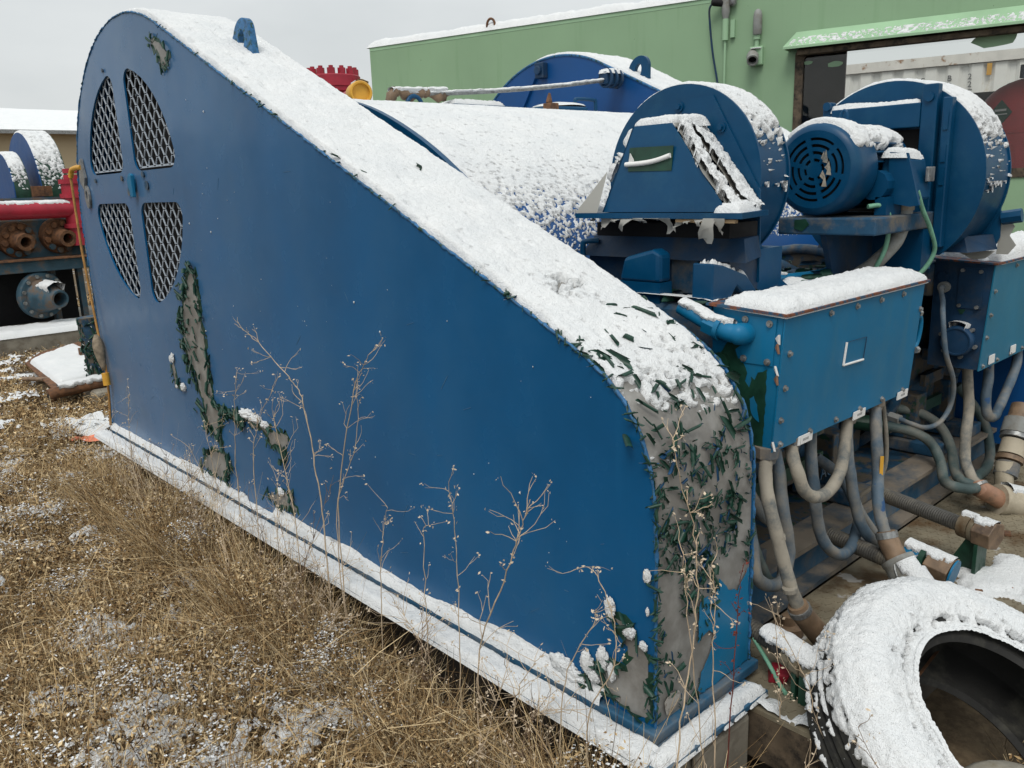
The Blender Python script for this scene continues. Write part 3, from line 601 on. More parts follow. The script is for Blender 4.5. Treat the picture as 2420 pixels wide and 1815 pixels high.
# snow on guard
ktop = [(0, y, z) for (y, z) in GP]
sp = []
for (y, z), n in zip(GP, GN):
    if z > .60 and not (y > 3.2 and n[1] < .80): sp.append((.006, y, z))
MK = [(RNG.uniform(.03, GW - .03), RNG.uniform(.25, 2.6), RNG.uniform(.004, .013), RNG.uniform(.008, .03), RNG.uniform(.4, .95)) for _ in range(70)]
def marks(P):                                            # small dents and paw prints
    r = np.ones(P.shape[:2])
    for x, y, a, b, d in MK: r = r * (1 - d * np.exp(-(((P[..., 0] - x) / a) ** 2 + ((P[..., 1] - y) / b) ** 2)))
    return r
def cov_top(S, W, P, N):
    z = P[..., 2]; c = .02 + 1.2 * sstep(.62, 1.0, z)
    c = c - .55 * sstep(.9, .8, z) * sstep(.12, .02, np.abs(W - .33) * 0 + fbm(P, 5, 2, 77) - .35)
    hole = np.exp(-(((P[..., 1] - .47) / .07) ** 2 + ((W - .2) / .09) ** 2)); c = c - .85 * hole * (fbm(P, 30, 3, 4) > .40)
    return np.where(z > 1.2, 1.3, c) * np.where(N[..., 2] < .25, .6, 1)
snow_strip(sp, (GW - .012, 0, 0), .021, gd, step=.0060, edge=.010, s=2, rag=.012, cover=cov_top, lump=.22, cscale=60, thin=lambda P: (.30 + .70 * sstep(.78, 1.02, P[..., 2])) * marks(P))
snow_strip([(-.108, y, -.031) for y in np.linspace(4.0, -.05, 60)], (.088, 0, 0), .022, gd, step=.0075, edge=.014, s=11, rag=.007, lump=.2)
snow_strip([(x, -.094, -.031) for x in np.linspace(-.095, GW - .05, 30)], (0, .074, 0), .024, gd, step=.008, edge=.018, s=13, rag=.016)
# banked strip against the face
def bank():
    ys = np.linspace(3.96, .16, 480); ws = np.linspace(0, 1, 12); Y, W_ = np.meshgrid(ys, ws, indexing='ij')
    n = fbm(np.stack([Y, W_, 0 * Y], -1), 12, 4, 30); n2 = fbm(np.stack([Y, W_ * .1, 0 * Y + 3], -1), 45, 3, 31)
    amp = np.clip(.5 + .9 * fbm(np.stack([Y, 0 * Y, 0 * Y], -1), 2.2, 2, 8), .5, 1.2) * np.where((Y > 1.95) & (Y < 2.2), .25, 1)
    X = -.024 + .0235 * W_; Z = -.001 + amp * (.012 + .026 * W_ ** .7) * (.7 + .6 * n) + .007 * (n2 - .5)
    X = X + .005 * (n2 - .5) * (1 - W_); Z = np.where(W_ == 0, -.004, Z)
    MB().grid(np.stack([X, Y, Z], -1)).build('snow', M['snow'], gd, smooth=180, recalc=False)
bank()
# lumps of snow caught by the curls
def lump_snow(c, ax, r, parent, s):
    n, k = 26, 36; th = np.linspace(0, math.pi, n)[:, None]; ph = np.linspace(0, math.tau, k)[None]
    D = np.stack([np.sin(th) * np.cos(ph), np.sin(th) * np.sin(ph), np.cos(th) + 0 * ph], -1); q = np.stack([np.sin(th) * np.cos(ph) , np.sin(th) * np.sin(ph), np.cos(th) + 0 * ph], -1) * 1.3 + s * 7.1
    R = .35 + 1.3 * fbm(q, 2.6, 5, s, .62); A = np.array(c) + D * R[..., None] * np.array(ax) * r
    MB().grid(A).build('snow', M['snow'], parent, smooth=180)
for i, (y, z, ry, rz) in enumerate(((.135, .275, .018, .035), (.075, .235, .022, .02), (.03, .215, .014, .014), (.215, .09, .025, .035), (.16, .125, .022, .035), (.19, .06, .02, .02), (.13, .10, .015, .03), (.02, .40, .012, .022), (.018, .31, .006, .012), (.30, .045, .05, .03), (.26, .03, .05, .025), (2.1, .42, .07, .022), (2.02, .412, .06, .02), (1.95, .40, .04, .016), (1.87, .135, .03, .018), (2.86, .56, .018, .025), (2.89, .55, .012, .02), (2.77, .43, .025, .022), (2.85, .42, .012, .012), (2.24, .02, .03, .02))):
    lump_snow((-.008, y, z), (.45 if ry < .03 else .35, 1, 1 * rz / ry), ry * .85, gd, i)
# snow specks stuck on the paint
m = MB()
for k in range(60):
    y = random.uniform(.15, 2.5); z = random.uniform(.1, 1.7)
    if z > .945 + (y - .31) * .434 - .06: continue
    r = random.choice((.0008, .001, .0015, .0028)); m.tube([(-.002, y, z - r * 1.6), (-.003, y + r * random.uniform(-.5, .5), z), (-.002, y, z + r)], [r * .4, r, r * .5], 6)
tag(m.build('snow_specks', M['snow'], gd), kind='stuff')
m = MB()
for k in range(46):
    y = random.uniform(.1, 3.6); z = random.uniform(.08, 1.5)
    if z > .945 + (y - .31) * .434 - .05: continue
    L = random.uniform(.006, .03); a = random.gauss(-.3, .5); m.obox((-.0006, y, z), (.0004, 0, 0), (0, L * math.cos(a), L * math.sin(a)), (0, -.0005 * math.sin(a), .0005 * math.cos(a)))
tag(m.build('scratches', surf('scratched_paint', (.07, .16, .27), .6, .3, 40, bstr=0), gd), kind='stuff')

# ------------------------------------------------------------------ curled paint flakes
def flake_mesh(k):
    L = random.uniform(.024, .070); W = random.uniform(.007, .015); turn = random.uniform(2.0, 5.2); n = 8
    A = np.zeros((n, 4, 3)); 
    for i in range(n):
        t = i / (n - 1); a = t * turn; r = W / max(turn, .5) * 1.5
        for j in range(4):
            u = j / 3 - .5; l = L * (1 - .55 * t * abs(u) * 2 * random.uniform(.6, 1.2))
            A[i, j] = (u * l + random.uniform(-.001, .001), r * math.sin(a), r * (1 - math.cos(a)) + .0006)
    mb = MB(); mb.grid(A, 0); d = np.gradient(A, axis=0); nn = np.cross(np.gradient(A, axis=1), d); nn /= np.linalg.norm(nn, axis=2)[..., None] + 1e-9
    mb.grid(A + nn * (.0009 if (nn[0, 1, 2] > 0) else -.0009), 1)
    return mb
M['flake_green'] = surf('flake_green_back', (.011, .048, .032), .42, .45, 60, bscale=90, bstr=.2)
M['flake_blue'] = surf('flake_blue_front', (.006, .05, .125), .42, .3, 60, bscale=90, bstr=.2)
FL = []
for k in range(16):
    mb = flake_mesh(k)
    if k % 4: mb.m = [0] * len(mb.m)
    o = mb.build('paint_flake', [M['flake_green'], M['flake_blue']], None, recalc=False)
    o.data.polygons.foreach_set('use_smooth', [True] * len(o.data.polygons)); FL.append((o.data, mb)); bpy.data.objects.remove(o)
GPd, Gs = resample([(0, y, z) for y, z in GP], .01); GPd = GPd[:, 1:]
Td = np.gradient(GPd, axis=0); Td /= np.linalg.norm(Td, axis=1)[:, None]; Nd = np.stack([Td[:, 1], -Td[:, 0]], 1)
if Nd[len(Nd) // 3].dot(GPd[len(Nd) // 3] - np.array([2.5, .8])) < 0: Nd = -Nd
flakes = []
def put(pos, nrm, ang, sc, lift=0, tilt=.16):
    n = Vector(nrm).normalized(); n = (n + Vector((random.gauss(0, tilt), random.gauss(0, tilt), random.gauss(0, tilt)))).normalized(); a = n.orthogonal().normalized(); a = Matrix.Rotation(ang, 3, n) @ a; b = n.cross(a)
    Mx = Matrix.Translation(Vector(pos) + n * lift) @ Matrix((a, b, n)).transposed().to_4x4() @ Matrix.Scale(sc, 4)
    flakes.append((sc, Mx))
def on_top(i, x, ang, sc, lift): put((x, GPd[i, 0], GPd[i, 1]), (0, Nd[i, 0], Nd[i, 1]), ang, sc, lift)
front = [i for i in range(len(GPd)) if GPd[i, 0] < 1.6 and GPd[i, 1] < 1.42]
for i in front:
    y, z = GPd[i]
    if z > .90: dens, sc, lift = .13 + .75 * (y < .45), .85, .014
    elif z > .68: dens, sc, lift = 3.2, 1.0, .006
    elif z > .30: dens, sc, lift = 21 if z < .55 else 12, .68, .0008
    else: dens, sc, lift = 13, .56, .0008
    for _ in range(np.random.default_rng(i).poisson(dens)):
        x = random.uniform(.01, GW - .01)
        if z < .30 and x > .19 + .1 * (z > .2): continue
        if vnoise(np.array([x * 14, z * 9, 3.]), 4) < .27: continue
        on_top(i, x, random.uniform(0, 6.28) if z > .68 else random.gauss(.9, 1.1), sc * random.choice((.35, .5, .6, .8, 1.0, 1.4)) * random.uniform(.8, 1.2), lift)
for i in range(len(GPd)):                                  # along the near edge
    y, z = GPd[i]
    if y < 2.6 and z > .03 and random.random() < (.12 if y > .5 else .45 if z > .6 else .7):
        put((random.uniform(-.006, .01), y, z), (-.6, Nd[i, 0], Nd[i, 1]), random.uniform(0, 6.28), random.uniform(.4, .7) if y > .5 else random.uniform(.5, .95), .001)
def along(P, n, sc, k0=0):
    P = np.array(P); Q = np.vstack([P, P[:1]]); C, s = resample([(0, a, b) for a, b in Q], .004)
    for j in RNG.integers(0, len(C), n):
        put((-.004, C[j, 1] + random.gauss(0, .008), C[j, 2] + random.gauss(0, .008)), (-1, random.uniform(-.5, .5), random.uniform(-.2, .6)), random.gauss(0, .6), sc * random.uniform(.5, 1.5), .001)
along(PATCH['P1'], 120, 1.15); along(PATCH['P2'], 34, 1.1); along(PATCH['P3'], 11, 1.0); along(PATCH['P3b'], 26, 1.1); along(PATCH['P4'], 16, .8); along(PATCH['P5'], 34, .95); along(PATCH['P3c'], 7, 1)
for _ in range(34): put((-.004, random.uniform(2.46, 2.68), random.uniform(.30, .92)), (-1, random.uniform(-.5, .5), .3), random.gauss(0, .5), random.uniform(.7, 1.6), .001)
# one big half moon flake hanging off the corner
put((-.002, .07, .72), (-1, .2, .5), .4, 1.7, .002)
camp = Vector((-1.422, -1.085, 1.3))
flakes.sort(key=lambda f: -f[0] / (f[1].translation - camp).length)
stuff = MB()
for k, (sc, Mx) in enumerate(flakes):
    me, mb = FL[k % len(FL)]
    if k < 290:
        o = bpy.data.objects.new('paint_flake', me); COL.objects.link(o); attach(o, gd); o.matrix_basis = Mx
    else:
        b = len(stuff.v); stuff.v += [tuple(Mx @ Vector(v)) for v in mb.v]; stuff.f += [tuple(b + i for i in f) for f in mb.f]; stuff.m += mb.m
if stuff.f: tag(stuff.build('paint_flakes', [M['flake_green'], M['flake_blue']], gd, recalc=False), kind='stuff')
# rope on the rear edge
rope = thing('rope', 'thin orange rope on a yellow hook hanging down the rear edge of the guard', 'rope', (-.02, 3.98, 0))
MB().tube(spline([(-.012, 3.80, 1.475), (-.014, 3.90, 1.475), (-.016, 3.965, 1.465), (-.018, 3.99, 1.43)], 5), .014, 8).build('hook', M['yellow'], rope, smooth=60)
MB().tube(spline([(-.018, 3.995, 1.43), (-.02, 3.99, 1.2), (-.02, 3.985, 1.012), (-.02, 3.95, .75), (-.02, 3.915, .538), (-.02, 3.88, .38), (-.02, 3.90, .2), (-.02, 3.955, .02)], 6), .007, 8).build('strand', M['rope'], rope, smooth=60)
m = MB(); m.tube(spline([(-.03, 3.93, .56), (-.035, 3.90, .48), (-.03, 3.88, .36)], 5), [.012, .020, .026, .029, .031, .031, .029, .026, .022, .016, .010], 10)
m.build('bundle', surf('frayed_fibre', (.22, .18, .13), .95, .4, 40, bscale=70, bstr=1), rope, smooth=80)
MB().cyl((-.03, 3.872, .345), (-.03, 3.866, .275), .02).build('tape', M['yellow'], rope, smooth=60)
# ================================================================== SKID AND DECK
sk = thing('skid_frame', 'long steel skid of dusty I beams carrying the pump', 'skid', (1.2, 1.5, GZ))
def ibeam_x(x0, x1, y, z0, z1, w, parent, mf, mw):
    MB().box(x0, x1, y - w, y + w, z0, z0 + .016).build('bottom_flange', mf, parent)
    MB().box(x0, x1, y - .012, y + .012, z0 + .0165, z1 - .0165).build('web', mw, parent)
    MB().box(x0, x1, y - w * .72, y + w * .9, z1 - .016, z1).build('top_flange', mf, parent)
ibeam_x(.46, 3.2, .185, -.045, .105, .075, sk, M['beamtan'], M['dirty_blue'])
MB().box(.46, 3.2, .05, .9, -.32, -.2).build('lower_beam', M['underframe_shade'], sk)
MB().box(.07, .30, .02, 4.0, GZ - .05, -.068).build('side_beam', M['underframe_shade'], sk)
MB().box(-.02, .29, -.06, .015, GZ - .1, -.068).build('front_stub', M['concrete'], sk)
for y in (.6, 1.6, 2.6, 3.6): MB().box(.0, .068, y, y + .02, GZ + .05, -.068).build('stiffener', M['underframe_shade'], sk)
MB().box(.48, 3.2, .256, 3.6, -.03, .10).build('inner_bed', M['peel_blue'], sk)
dk = thing('deck_plate', 'worn tan chequer plate deck with patches of snow beside the tyre', 'deck', (1.5, -.4, -.05))
MB().box(1.02, 3.6, -.42, .108, -.0655, -.052).build('plate', M['deck'], dk)
MB().box(.306, 1.018, -.27, .108, -.0655, -.052).build('plate', M['deck'], dk)
MB().box(.306, .36, -.27, .0, -.20, -.067).build('edge_angle', M['frame_rust'], dk)
MB().box(1.02, 3.4, -.425, -.37, -.14, -.067).build('front_angle', M['underframe_shade'], dk)
for y in (-.22, -.10): MB().box(.38, 3.2, y, y + .08, GZ - .1, -.07).build('joist', M['underframe_shade'], dk)
m = MB()
for i in range(70):
    for j in range(26):
        if i < 16 and j < 8: continue
        x = .36 + i * .042; y = -.40 + j * .0196; d = (1, .35, 0) if (i + j) % 2 else (1, -.35, 0)
        if vnoise(np.array([x * 4, y * 4, 1.]), 6) < .35: continue
        v = Vector(d).normalized(); m.obox((x, y, -.0512), v * .013, Vector((-v.y, v.x, 0)) * .003, (0, 0, .0013))
tag(m.build('chequer_bars', M['deck'], dk), kind='stuff')
def deck_snow():
    xs = np.arange(.31, 3.5, .012); ys = np.arange(-.415, .10, .010); X, Y = np.meshgrid(xs, ys, indexing='ij'); P = np.stack([X, Y, 0 * X - .052], -1)
    f = fbm(P, 5, 5, 71); f = (f - .5) * 1.8 + .5 + 9 * ((X < 1.03) & (Y < -.265)); a = .12 + .42 * sstep(-.12, -.40, Y) * sstep(1.0, 1.6, X) + .55 * sstep(.62, .36, X) * (Y < -.02) + .2 * sstep(-.2, -.4, Y)
    t = np.where(f < a, .018 * np.clip((a - f) * 6, .1, 1), -1); N = np.zeros_like(P); N[..., 2] = 1
    snow_grid(P, N, t, 'snow', dk)
deck_snow()
m = MB(); m.lathe((.70, .035, -.052), (0, 0, 1), [(0, 0), (.045, 0), (.045, .03), (.02, .032), (.02, .06), (0, .06)], 20); m.build('plug', M['brass'], dk, smooth=35)
m = MB(); m.obox((.63, -.34, -.0505), (.3, .02, 0), (-.0003, .004, 0), (0, 0, .0006)); m.build('seam', M['rust'], dk)
for (x, y) in ((1.45, -.35), (1.55, -.30), (1.36, -.28), (1.9, -.2), (1.22, -.42)):
    m = MB(); m.obox((x, y, -.045), (.016, .006, 0), (-.005, .011, 0), (0, .002, .006)); m.build('rust_chip', M['rust'], dk, bevel=.003)
MB().prism([(1.62, -.46, -.02), (2.1, -.40, -.02), (2.1, -.62, -.02), (1.66, -.60, -.02)], (0, 0, .012)).build('hatch_flap', M['deck'], dk)
snow_quad((1.64, -.47, -.008), (2.1, -.41, -.008), (2.1, -.61, -.008), (1.67, -.59, -.008), .014, dk, s=91)
# concrete/steel under the front
ub = thing('support_block', 'grey concrete block half hidden under the front flange', 'block', (.25, -.05, GZ))
MB().box(.06, .30, -.082, -.062, GZ - .05, -.070).build('block', M['concrete'], ub, bevel=.01)

# ================================================================== PUMP HOUSING
ph = thing('pump_housing', 'broad curved blue pump cover under a thinning layer of snow', 'pump housing', (1.6, 2.2, 0))
prof = spline([(0, 3.7, 1.10), (0, 3.35, 1.47), (0, 2.9, 1.655), (0, 2.45, 1.70), (0, 2.1, 1.675), (0, 1.78, 1.594), (0, 1.44, 1.434), (0, 1.17, 1.24), (0, 1.02, 1.05), (0, .96, .80), (0, .95, .1)], 5)
HX0, HX1 = .52, 2.72
m = MB(); m.sheet([(HX0, p.y, p.z) for p in prof], (HX1 - HX0, 0, 0)); m.build('cover_sheet', M['far_blue'], ph, smooth=60)
for x in (HX0, HX1): MB().prism([(x, p.y, p.z + .012) for p in prof] + [(x, 3.7, 0), ], (.025, 0, 0)).build('end_rim', M['blue'], ph)
hp = [(HX0 + .03, p.y, p.z) for p in prof if p.z > 1.0]
def cov_h(S, W, P, N): return .26 + .80 * sstep(.95, 1.48, P[..., 2])
snow_strip(hp, (HX1 - HX0 - .06, 0, 0), .008, ph, step=.0068, edge=.02, s=80, rag=.01, cover=cov_h, lump=.35, cscale=120)
# hatch lids, bracket and bits on the ridge
def lid(x, y, r, parent, z):
    m = MB(); m.lathe((x, y, z), (0, -.05, 1), [(r, -.02), (r, .03), (r * .97, .036), (0, .036)], 28); o = m.build('hatch_lid', M['blue'], parent, smooth=35)
    D, th = np.meshgrid(np.linspace(0, 1, 16), np.linspace(0, math.tau, 40), indexing='ij'); P = np.stack([x + r * .95 * D * np.cos(th), y + r * .95 * D * np.sin(th), z + .036 + 0 * D], -1); N = np.zeros_like(P); N[..., 2] = 1
    snow_grid(P, N, .032 * np.sqrt(np.clip(1 - D, 0, 1)) + .004 * fbm(P, 20, 3, 3), 'snow', o, False)
lid(2.25, 2.45, .17, ph, 1.70)
m = MB(); m.prism([(1.44, 2.42, 1.70), (1.84, 2.42, 1.70), (1.84, 2.62, 1.70), (1.44, 2.62, 1.70)], (0, 0, .028)); m.build('cover_plate', M['blue'], ph)
snow_quad((1.46, 2.44, 1.728), (1.83, 2.44, 1.728), (1.83, 2.6, 1.728), (1.46, 2.6, 1.728), .03, ph, s=95, edge=.03)
m = MB(); m.tube(spline([(2.52, 2.40, 1.70), (2.52, 2.40, 1.77), (2.50, 2.40, 1.785), (2.36, 2.40, 1.785), (2.34, 2.40, 1.77), (2.34, 2.40, 1.70)], 4), .011, 8); m.build('handle', M['blue'], ph, smooth=60)
m = MB(); m.box(2.03, 2.10, 2.30, 2.36, 1.69, 1.745); m.tube([(2.05, 2.33, 1.745), (2.055, 2.33, 1.80)], [.02, .006], 8); m.build('latch', M['rust'], ph, bevel=.006)
m = MB(); m.tube([(1.22 + .05 * math.cos(a), 2.47, 1.70 + .06 * math.sin(a)) for a in np.linspace(0, math.pi, 12)], .011, 8); m.build('tie_eye', M['blue'], ph, smooth=60)
# bare holes in the snow with peeled paint
for (x, y) in ((1.90, 1.62), (2.02, 1.63), (1.85, 1.56), (2.3, 1.62), (1.98, 1.55)):
    z = np.interp(y, [1.44, 1.78], [1.434, 1.594]); put_m = Matrix.Translation((x, y, z + .012)) @ Matrix.Rotation(.45, 4, 'X') @ Matrix.Rotation(random.uniform(-.4, .4), 4, 'Z') @ Matrix.Scale(random.uniform(1.2, 2.2), 4)
    o = bpy.data.objects.new('paint_flake', FL[int(x * 10) % 16][0]); COL.objects.link(o); attach(o, ph); o.matrix_basis = put_m

# ================================================================== FAR DRIVE GUARD
g2 = thing('drive_guard', 'second blue drive guard with snowy top beyond the pump cover', 'guard', (3.0, 2, -.05))
G2 = [(y, z + .03) for y, z in GP]; X0, X1 = 2.79, 3.22
MB().prism([(X0, y, z) for y, z in G2], (.01, 0, 0)).build('face_plate', M['far_blue'], g2)
MB().prism([(X1 - .01, y, z) for y, z in G2], (.01, 0, 0)).build('back_plate', M['far_blue'], g2)
MB().sheet([(X0 + .002, y, z - .003) for y, z in G2], (X1 - X0 - .004, 0, 0)).build('top_sheet', M['far_blue'], g2, smooth=30)
MB().tube([(X0, y, z) for y, z in G2], .008, 6).build('weld_bead', M['edge_blue'], g2)
snow_strip([(X0 + .004, y, z) for (y, z), n in zip(G2, GN) if z > .9 and not (y > 3.75)], (X1 - X0 - .01, 0, 0), .025, g2, step=.014, edge=.02, s=101, rag=.006)
lug(X0 + .06, 2.36, 1.87, g2, .19, .22, 'blue')
# strut and bracket on its face
m = MB(); m.obox((X0 - .012, 3.30, 1.84), (.010, 0, 0), (0, .16, -.235), (0, .012, .008)); m.build('strut', M['far_blue'], g2)
m = MB(); m.box(X0 - .05, X0 - .002, 3.06, 3.14, 2.00, 2.10); m.cyl((X0 - .07, 3.10, 2.05), (X0 - .04, 3.10, 2.05), .03, seg=10); m.build('bracket', M['dark_blue'], g2, bevel=.006)

# ================================================================== TIE CABLE, DAMPENER, CAP
tc_ = thing('tie_cable', 'snow lined steel cable clamped between the two lifting eyes', 'cable', (2.2, 2.5, 1.75))
pa, pb = Vector((1.17, 2.50, 1.765)), Vector((2.78, 2.42, 1.925))
cp = [pa.lerp(pb, t) - Vector((0, 0, .02 * math.sin(math.pi * t))) for t in np.linspace(0, 1, 20)]
MB().tube(cp, .009, 8).build('wire', M['steel'], tc_, smooth=60)
snow_tube([tuple(p) for p in cp], .009, tc_, .009, 80, 5, 1.0, .012)
m = MB(); m.tube(spline([(1.08, 2.50, 1.73), (1.14, 2.50, 1.785), (1.22, 2.5, 1.755), (1.30, 2.5, 1.785), (1.40, 2.5, 1.765), (1.47, 2.5, 1.79)], 5), [.016, .022, .03, .022, .03, .016] * 4 + [.016, .016], 9); m.build('clamp_knot', M['brass'], tc_, smooth=50)
snow_tube([(1.10, 2.5, 1.765), (1.25, 2.5, 1.77), (1.45, 2.5, 1.78)], .026, tc_, .012, 70, 15, .7, .008)
m = MB(); m.box(2.62, 2.76, 2.39, 2.45, 1.885, 1.955); 
for k in range(3): m.tube([(2.64 + k * .05 + .0, 2.42 + .05 * math.cos(a), 1.92 + .05 * math.sin(a)) for a in np.linspace(0, 6.28, 12)], .010, 6)
m.build('turnbuckle', M['dark_blue'], tc_, smooth=40)
snow_quad((2.61, 2.38, 1.958), (2.77, 2.38, 1.958), (2.77, 2.46, 1.958), (2.61, 2.46, 1.958), .02, tc_, s=8)
dp = thing('pulsation_dampener', 'red bolted dampener top rising behind the snowy guard', 'dampener', (2.3, 5.0, 1.0))
DC = Vector((2.30, 5.0, 0))
MB().lathe(DC, (0, 0, 1), [(.24, .8), (.24, 1.75), (.205, 1.82), (.20, 1.95), (.19, 2.06), (.212, 2.075), (.215, 2.105), (.222, 2.11), (.222, 2.19), (.215, 2.198), (0, 2.198)], 48).build('body', M['red'], dp, smooth=35)
for k in range(14):
    a = k * math.tau / 14 + .1; q = DC + Vector((.185 * math.cos(a), .185 * math.sin(a), 2.198)); m = MB(); m.cyl(q, q + Vector((0, 0, .045)), .032, seg=6); m.cyl(q + Vector((0, 0, .045)), q + Vector((0, 0, .062)), .018, seg=8); m.build('stud_nut', M['red'], dp)
yc = thing('yellow_end_cap', 'round yellow cap with recessed face beside the red dampener', 'cap', (1.62, 3.6, 1.8))
MB().lathe((1.60, 3.55, 1.895), (-.35, -.9, .02), [(0, .035), (.052, .035), (.056, .06), (.066, .062), (.072, .05), (.074, -.07), (.06, -.09), (0, -.09)], 32).build('cap', M['yellow'], yc, smooth=40)
MB().cyl((1.62, 3.62, 1.895), (1.75, 4.0, 1.89), .05).build('pipe', M['red'], yc)
snow_tube([(1.61, 3.53, 1.895), (1.632, 3.61, 1.893)], .074, yc, .012, 45, 4, .9, .006)

# ================================================================== DRIVE MOTORS
def motor(x0, x1, lab, g):
    t = thing('drive_motor', lab, 'motor', ((x0 + x1) / 2, .75, .1), g)
    cy, cz, R = .78, .50, .46
    pts = [(cy + R * math.cos(a), cz + R * math.sin(a)) for a in np.linspace(-.3, math.pi + .3, 28)]
    pts = [(max(.30, min(1.3, y)), z) for y, z in pts] + [(.34, .2), (1.2, .2)][::-1][::-1]
    MB().prism([(x0, y, z) for y, z in pts], (x1 - x0, 0, 0)).build('frame', M['peel_blue'], t, smooth=40)
    MB().box(x0 + .02, x1 - .02, .22, 1.3, .80, .945).build('top_box', M['dusty_blue'], t, bevel=.02)
    for x in (x0 + .08, x1 - .22):
        MB().box(x, x + .14, .16, .42, .1065, .16).build('foot', M['dusty_blue'], t, bevel=.006)
        MB().box(x + .02, x + .12, .27, .44, .161, .36).build('foot_rib', M['peel_blue'], t, bevel=.006)
    for xx in (x0, x1):
        m = MB(); m.tube([(xx, cy + (R + .02) * math.cos(a), cz + (R + .02) * math.sin(a)) for a in np.linspace(.2, math.pi + 1.2, 30)], .022, 8); m.build('end_ring', M['dusty_blue'], t, smooth=50)
    for k in range(3):
        z = .26 + k * .12; MB().box(x0 + .2, x1 - .25, .285, .306, z, z + .05).build('cover_rib', M['green'] if k == 0 else M['peel_blue'], t)
    return t
m1 = motor(.56, 1.62, 'dusty blue drive motor behind the near junction box and hanging hoses', 'drive motors on the skid')
m2 = motor(2.08, 2.74, 'blue drive motor behind the junction box at the right edge', 'drive motors on the skid')
MB().box(1.63, 2.06, .45, 1.2, .1, .90).build('shaft_guard', M['peel_blue'], m1, bevel=.02)
# lettering cast on the foot rib
text_obj('AO', .07, M['dusty_blue'], Matrix.Translation((1.36, .262, .22)) @ Matrix.Rotation(math.pi / 2, 4, 'X'), 'cast_letters', m1, .003)
# peeled paint and snow lying on the motor top
m = MB()
for k in range(150):
    x, y = random.uniform(.55, 1.75), random.uniform(.27, 1.1); mb = FL[k % 16][1]; Mx = Matrix.Translation((x, y, .948)) @ Matrix.Rotation(random.uniform(0, 6.28), 4, 'Z') @ Matrix.Rotation(random.uniform(-.5, .5), 4, 'X') @ Matrix.Scale(random.uniform(.8, 2.0), 4)
    b = len(m.v); m.v += [tuple(Mx @ Vector(v)) for v in mb.v]; m.f += [tuple(b + i for i in f) for f in mb.f]; m.m += mb.m
tag(m.build('paint_flakes', [M['flake_green'], M['dusty_blue']], m1, recalc=False), kind='stuff')
def top_snow():
    xs = np.arange(.57, 1.62, .01); ys = np.arange(.23, 1.1, .01); X, Y = np.meshgrid(xs, ys, indexing='ij'); P = np.stack([X, Y, 0 * X + .946], -1); f = fbm(P, 9, 4, 171)
    a = .33 + .30 * sstep(.75, .55, X) + .12 * sstep(.5, .3, Y); N = np.zeros_like(P); N[..., 2] = 1; snow_grid(P, N, np.where(f < a, .022 * np.clip((a - f) * 5, .1, 1), -1), 'snow', m1)
top_snow()
# lifting hook casting
hk = MB().prism([(0.575, 0.25, 0.9), (0.695, 0.25, 0.9), (0.675, 0.25, 0.959), (0.705, 0.25, 0.992), (0.765, 0.25, 0.954), (0.79, 0.25, 0.9), (0.825, 0.25, 0.9), (0.81, 0.25, 0.97), (0.755, 0.25, 1.019), (0.635, 0.25, 1.057), (0.58, 0.25, 1.067)], (0, .07, 0)).build('lifting_hook', M['blue'], m1, bevel=.012)
snow_strip([(.59, .255, 1.070), (.635, .255, 1.061), (.755, .255, 1.022), (.81, .255, .973)], (0, .06, 0), .012, m1, step=.005, edge=.01, s=14, cover=lambda S, W, P, N: .45)
MB().prism([(.585, .60, 1.0), (.585, .44, 1.0), (.585, .44, 1.085), (.585, .47, 1.10), (.585, .58, 1.072)], (.06, 0, 0)).build('lifting_lug', M['blue'], m1, bevel=.012)
MB().box(.585, .645, .44, .60, .90, 1.0).build('lug_base', M['blue'], m1)
pe = thing('pipe_elbow', 'snow lined blue pipe with elbow fitting on the corner of the near junction box', 'pipe', (.5, .25, .9))
MB().tube(spline([(.497, .30, .95), (.498, .27, .937), (.50, .20, .908), (.502, .165, .900)], 5), .020, 12).build('pipe', M['box_blue'], pe, smooth=60)
m = MB(); m.cyl((.50, .215, .914), (.502, .180, .902), .030, seg=6); m.cyl((.502, .18, .902), (.503, .168, .899), .033, seg=18); m.build('union_nut', M['box_blue'], pe, smooth=30)
m = MB(); m.tube(spline([(.503, .168, .899), (.504, .14, .893), (.515, .118, .890), (.545, .112, .889)], 5), [.026] * 8 + [.03] * 8, 14); m.build('elbow', M['box_blue'], pe, smooth=60)
snow_tube([(.497, .30, .95), (.498, .27, .937), (.50, .20, .908), (.504, .14, .893)], .024, pe, .012, 70, 23, .7, .006)
rl = thing('bent_tube', 'thin blue painted tube bent across the top of the near motor', 'tube', (1.2, .35, .95))
MB().tube(spline([(.70, .24, .925), (.80, .30, .95), (.86, .35, .975), (.96, .36, .985), (1.172, .36, .965), (1.443, .37, .955), (1.65, .40, .97), (1.82, .42, 1.0)], 6), .0125, 10).build('tube', M['box_blue'], rl, smooth=60)
snow_tube([(.74, .26, .935), (.80, .30, .952), (.86, .35, .976), (.96, .36, .985), (1.172, .36, .965)], .0125, rl, .006, 70, 33, .6, .006)
MB().tube(spline([(.80, .26, .93), (1.0, .27, .935), (1.4, .28, .935)], 6), .022, 10).build('conduit_tube', M['box_blue'], rl, smooth=60)

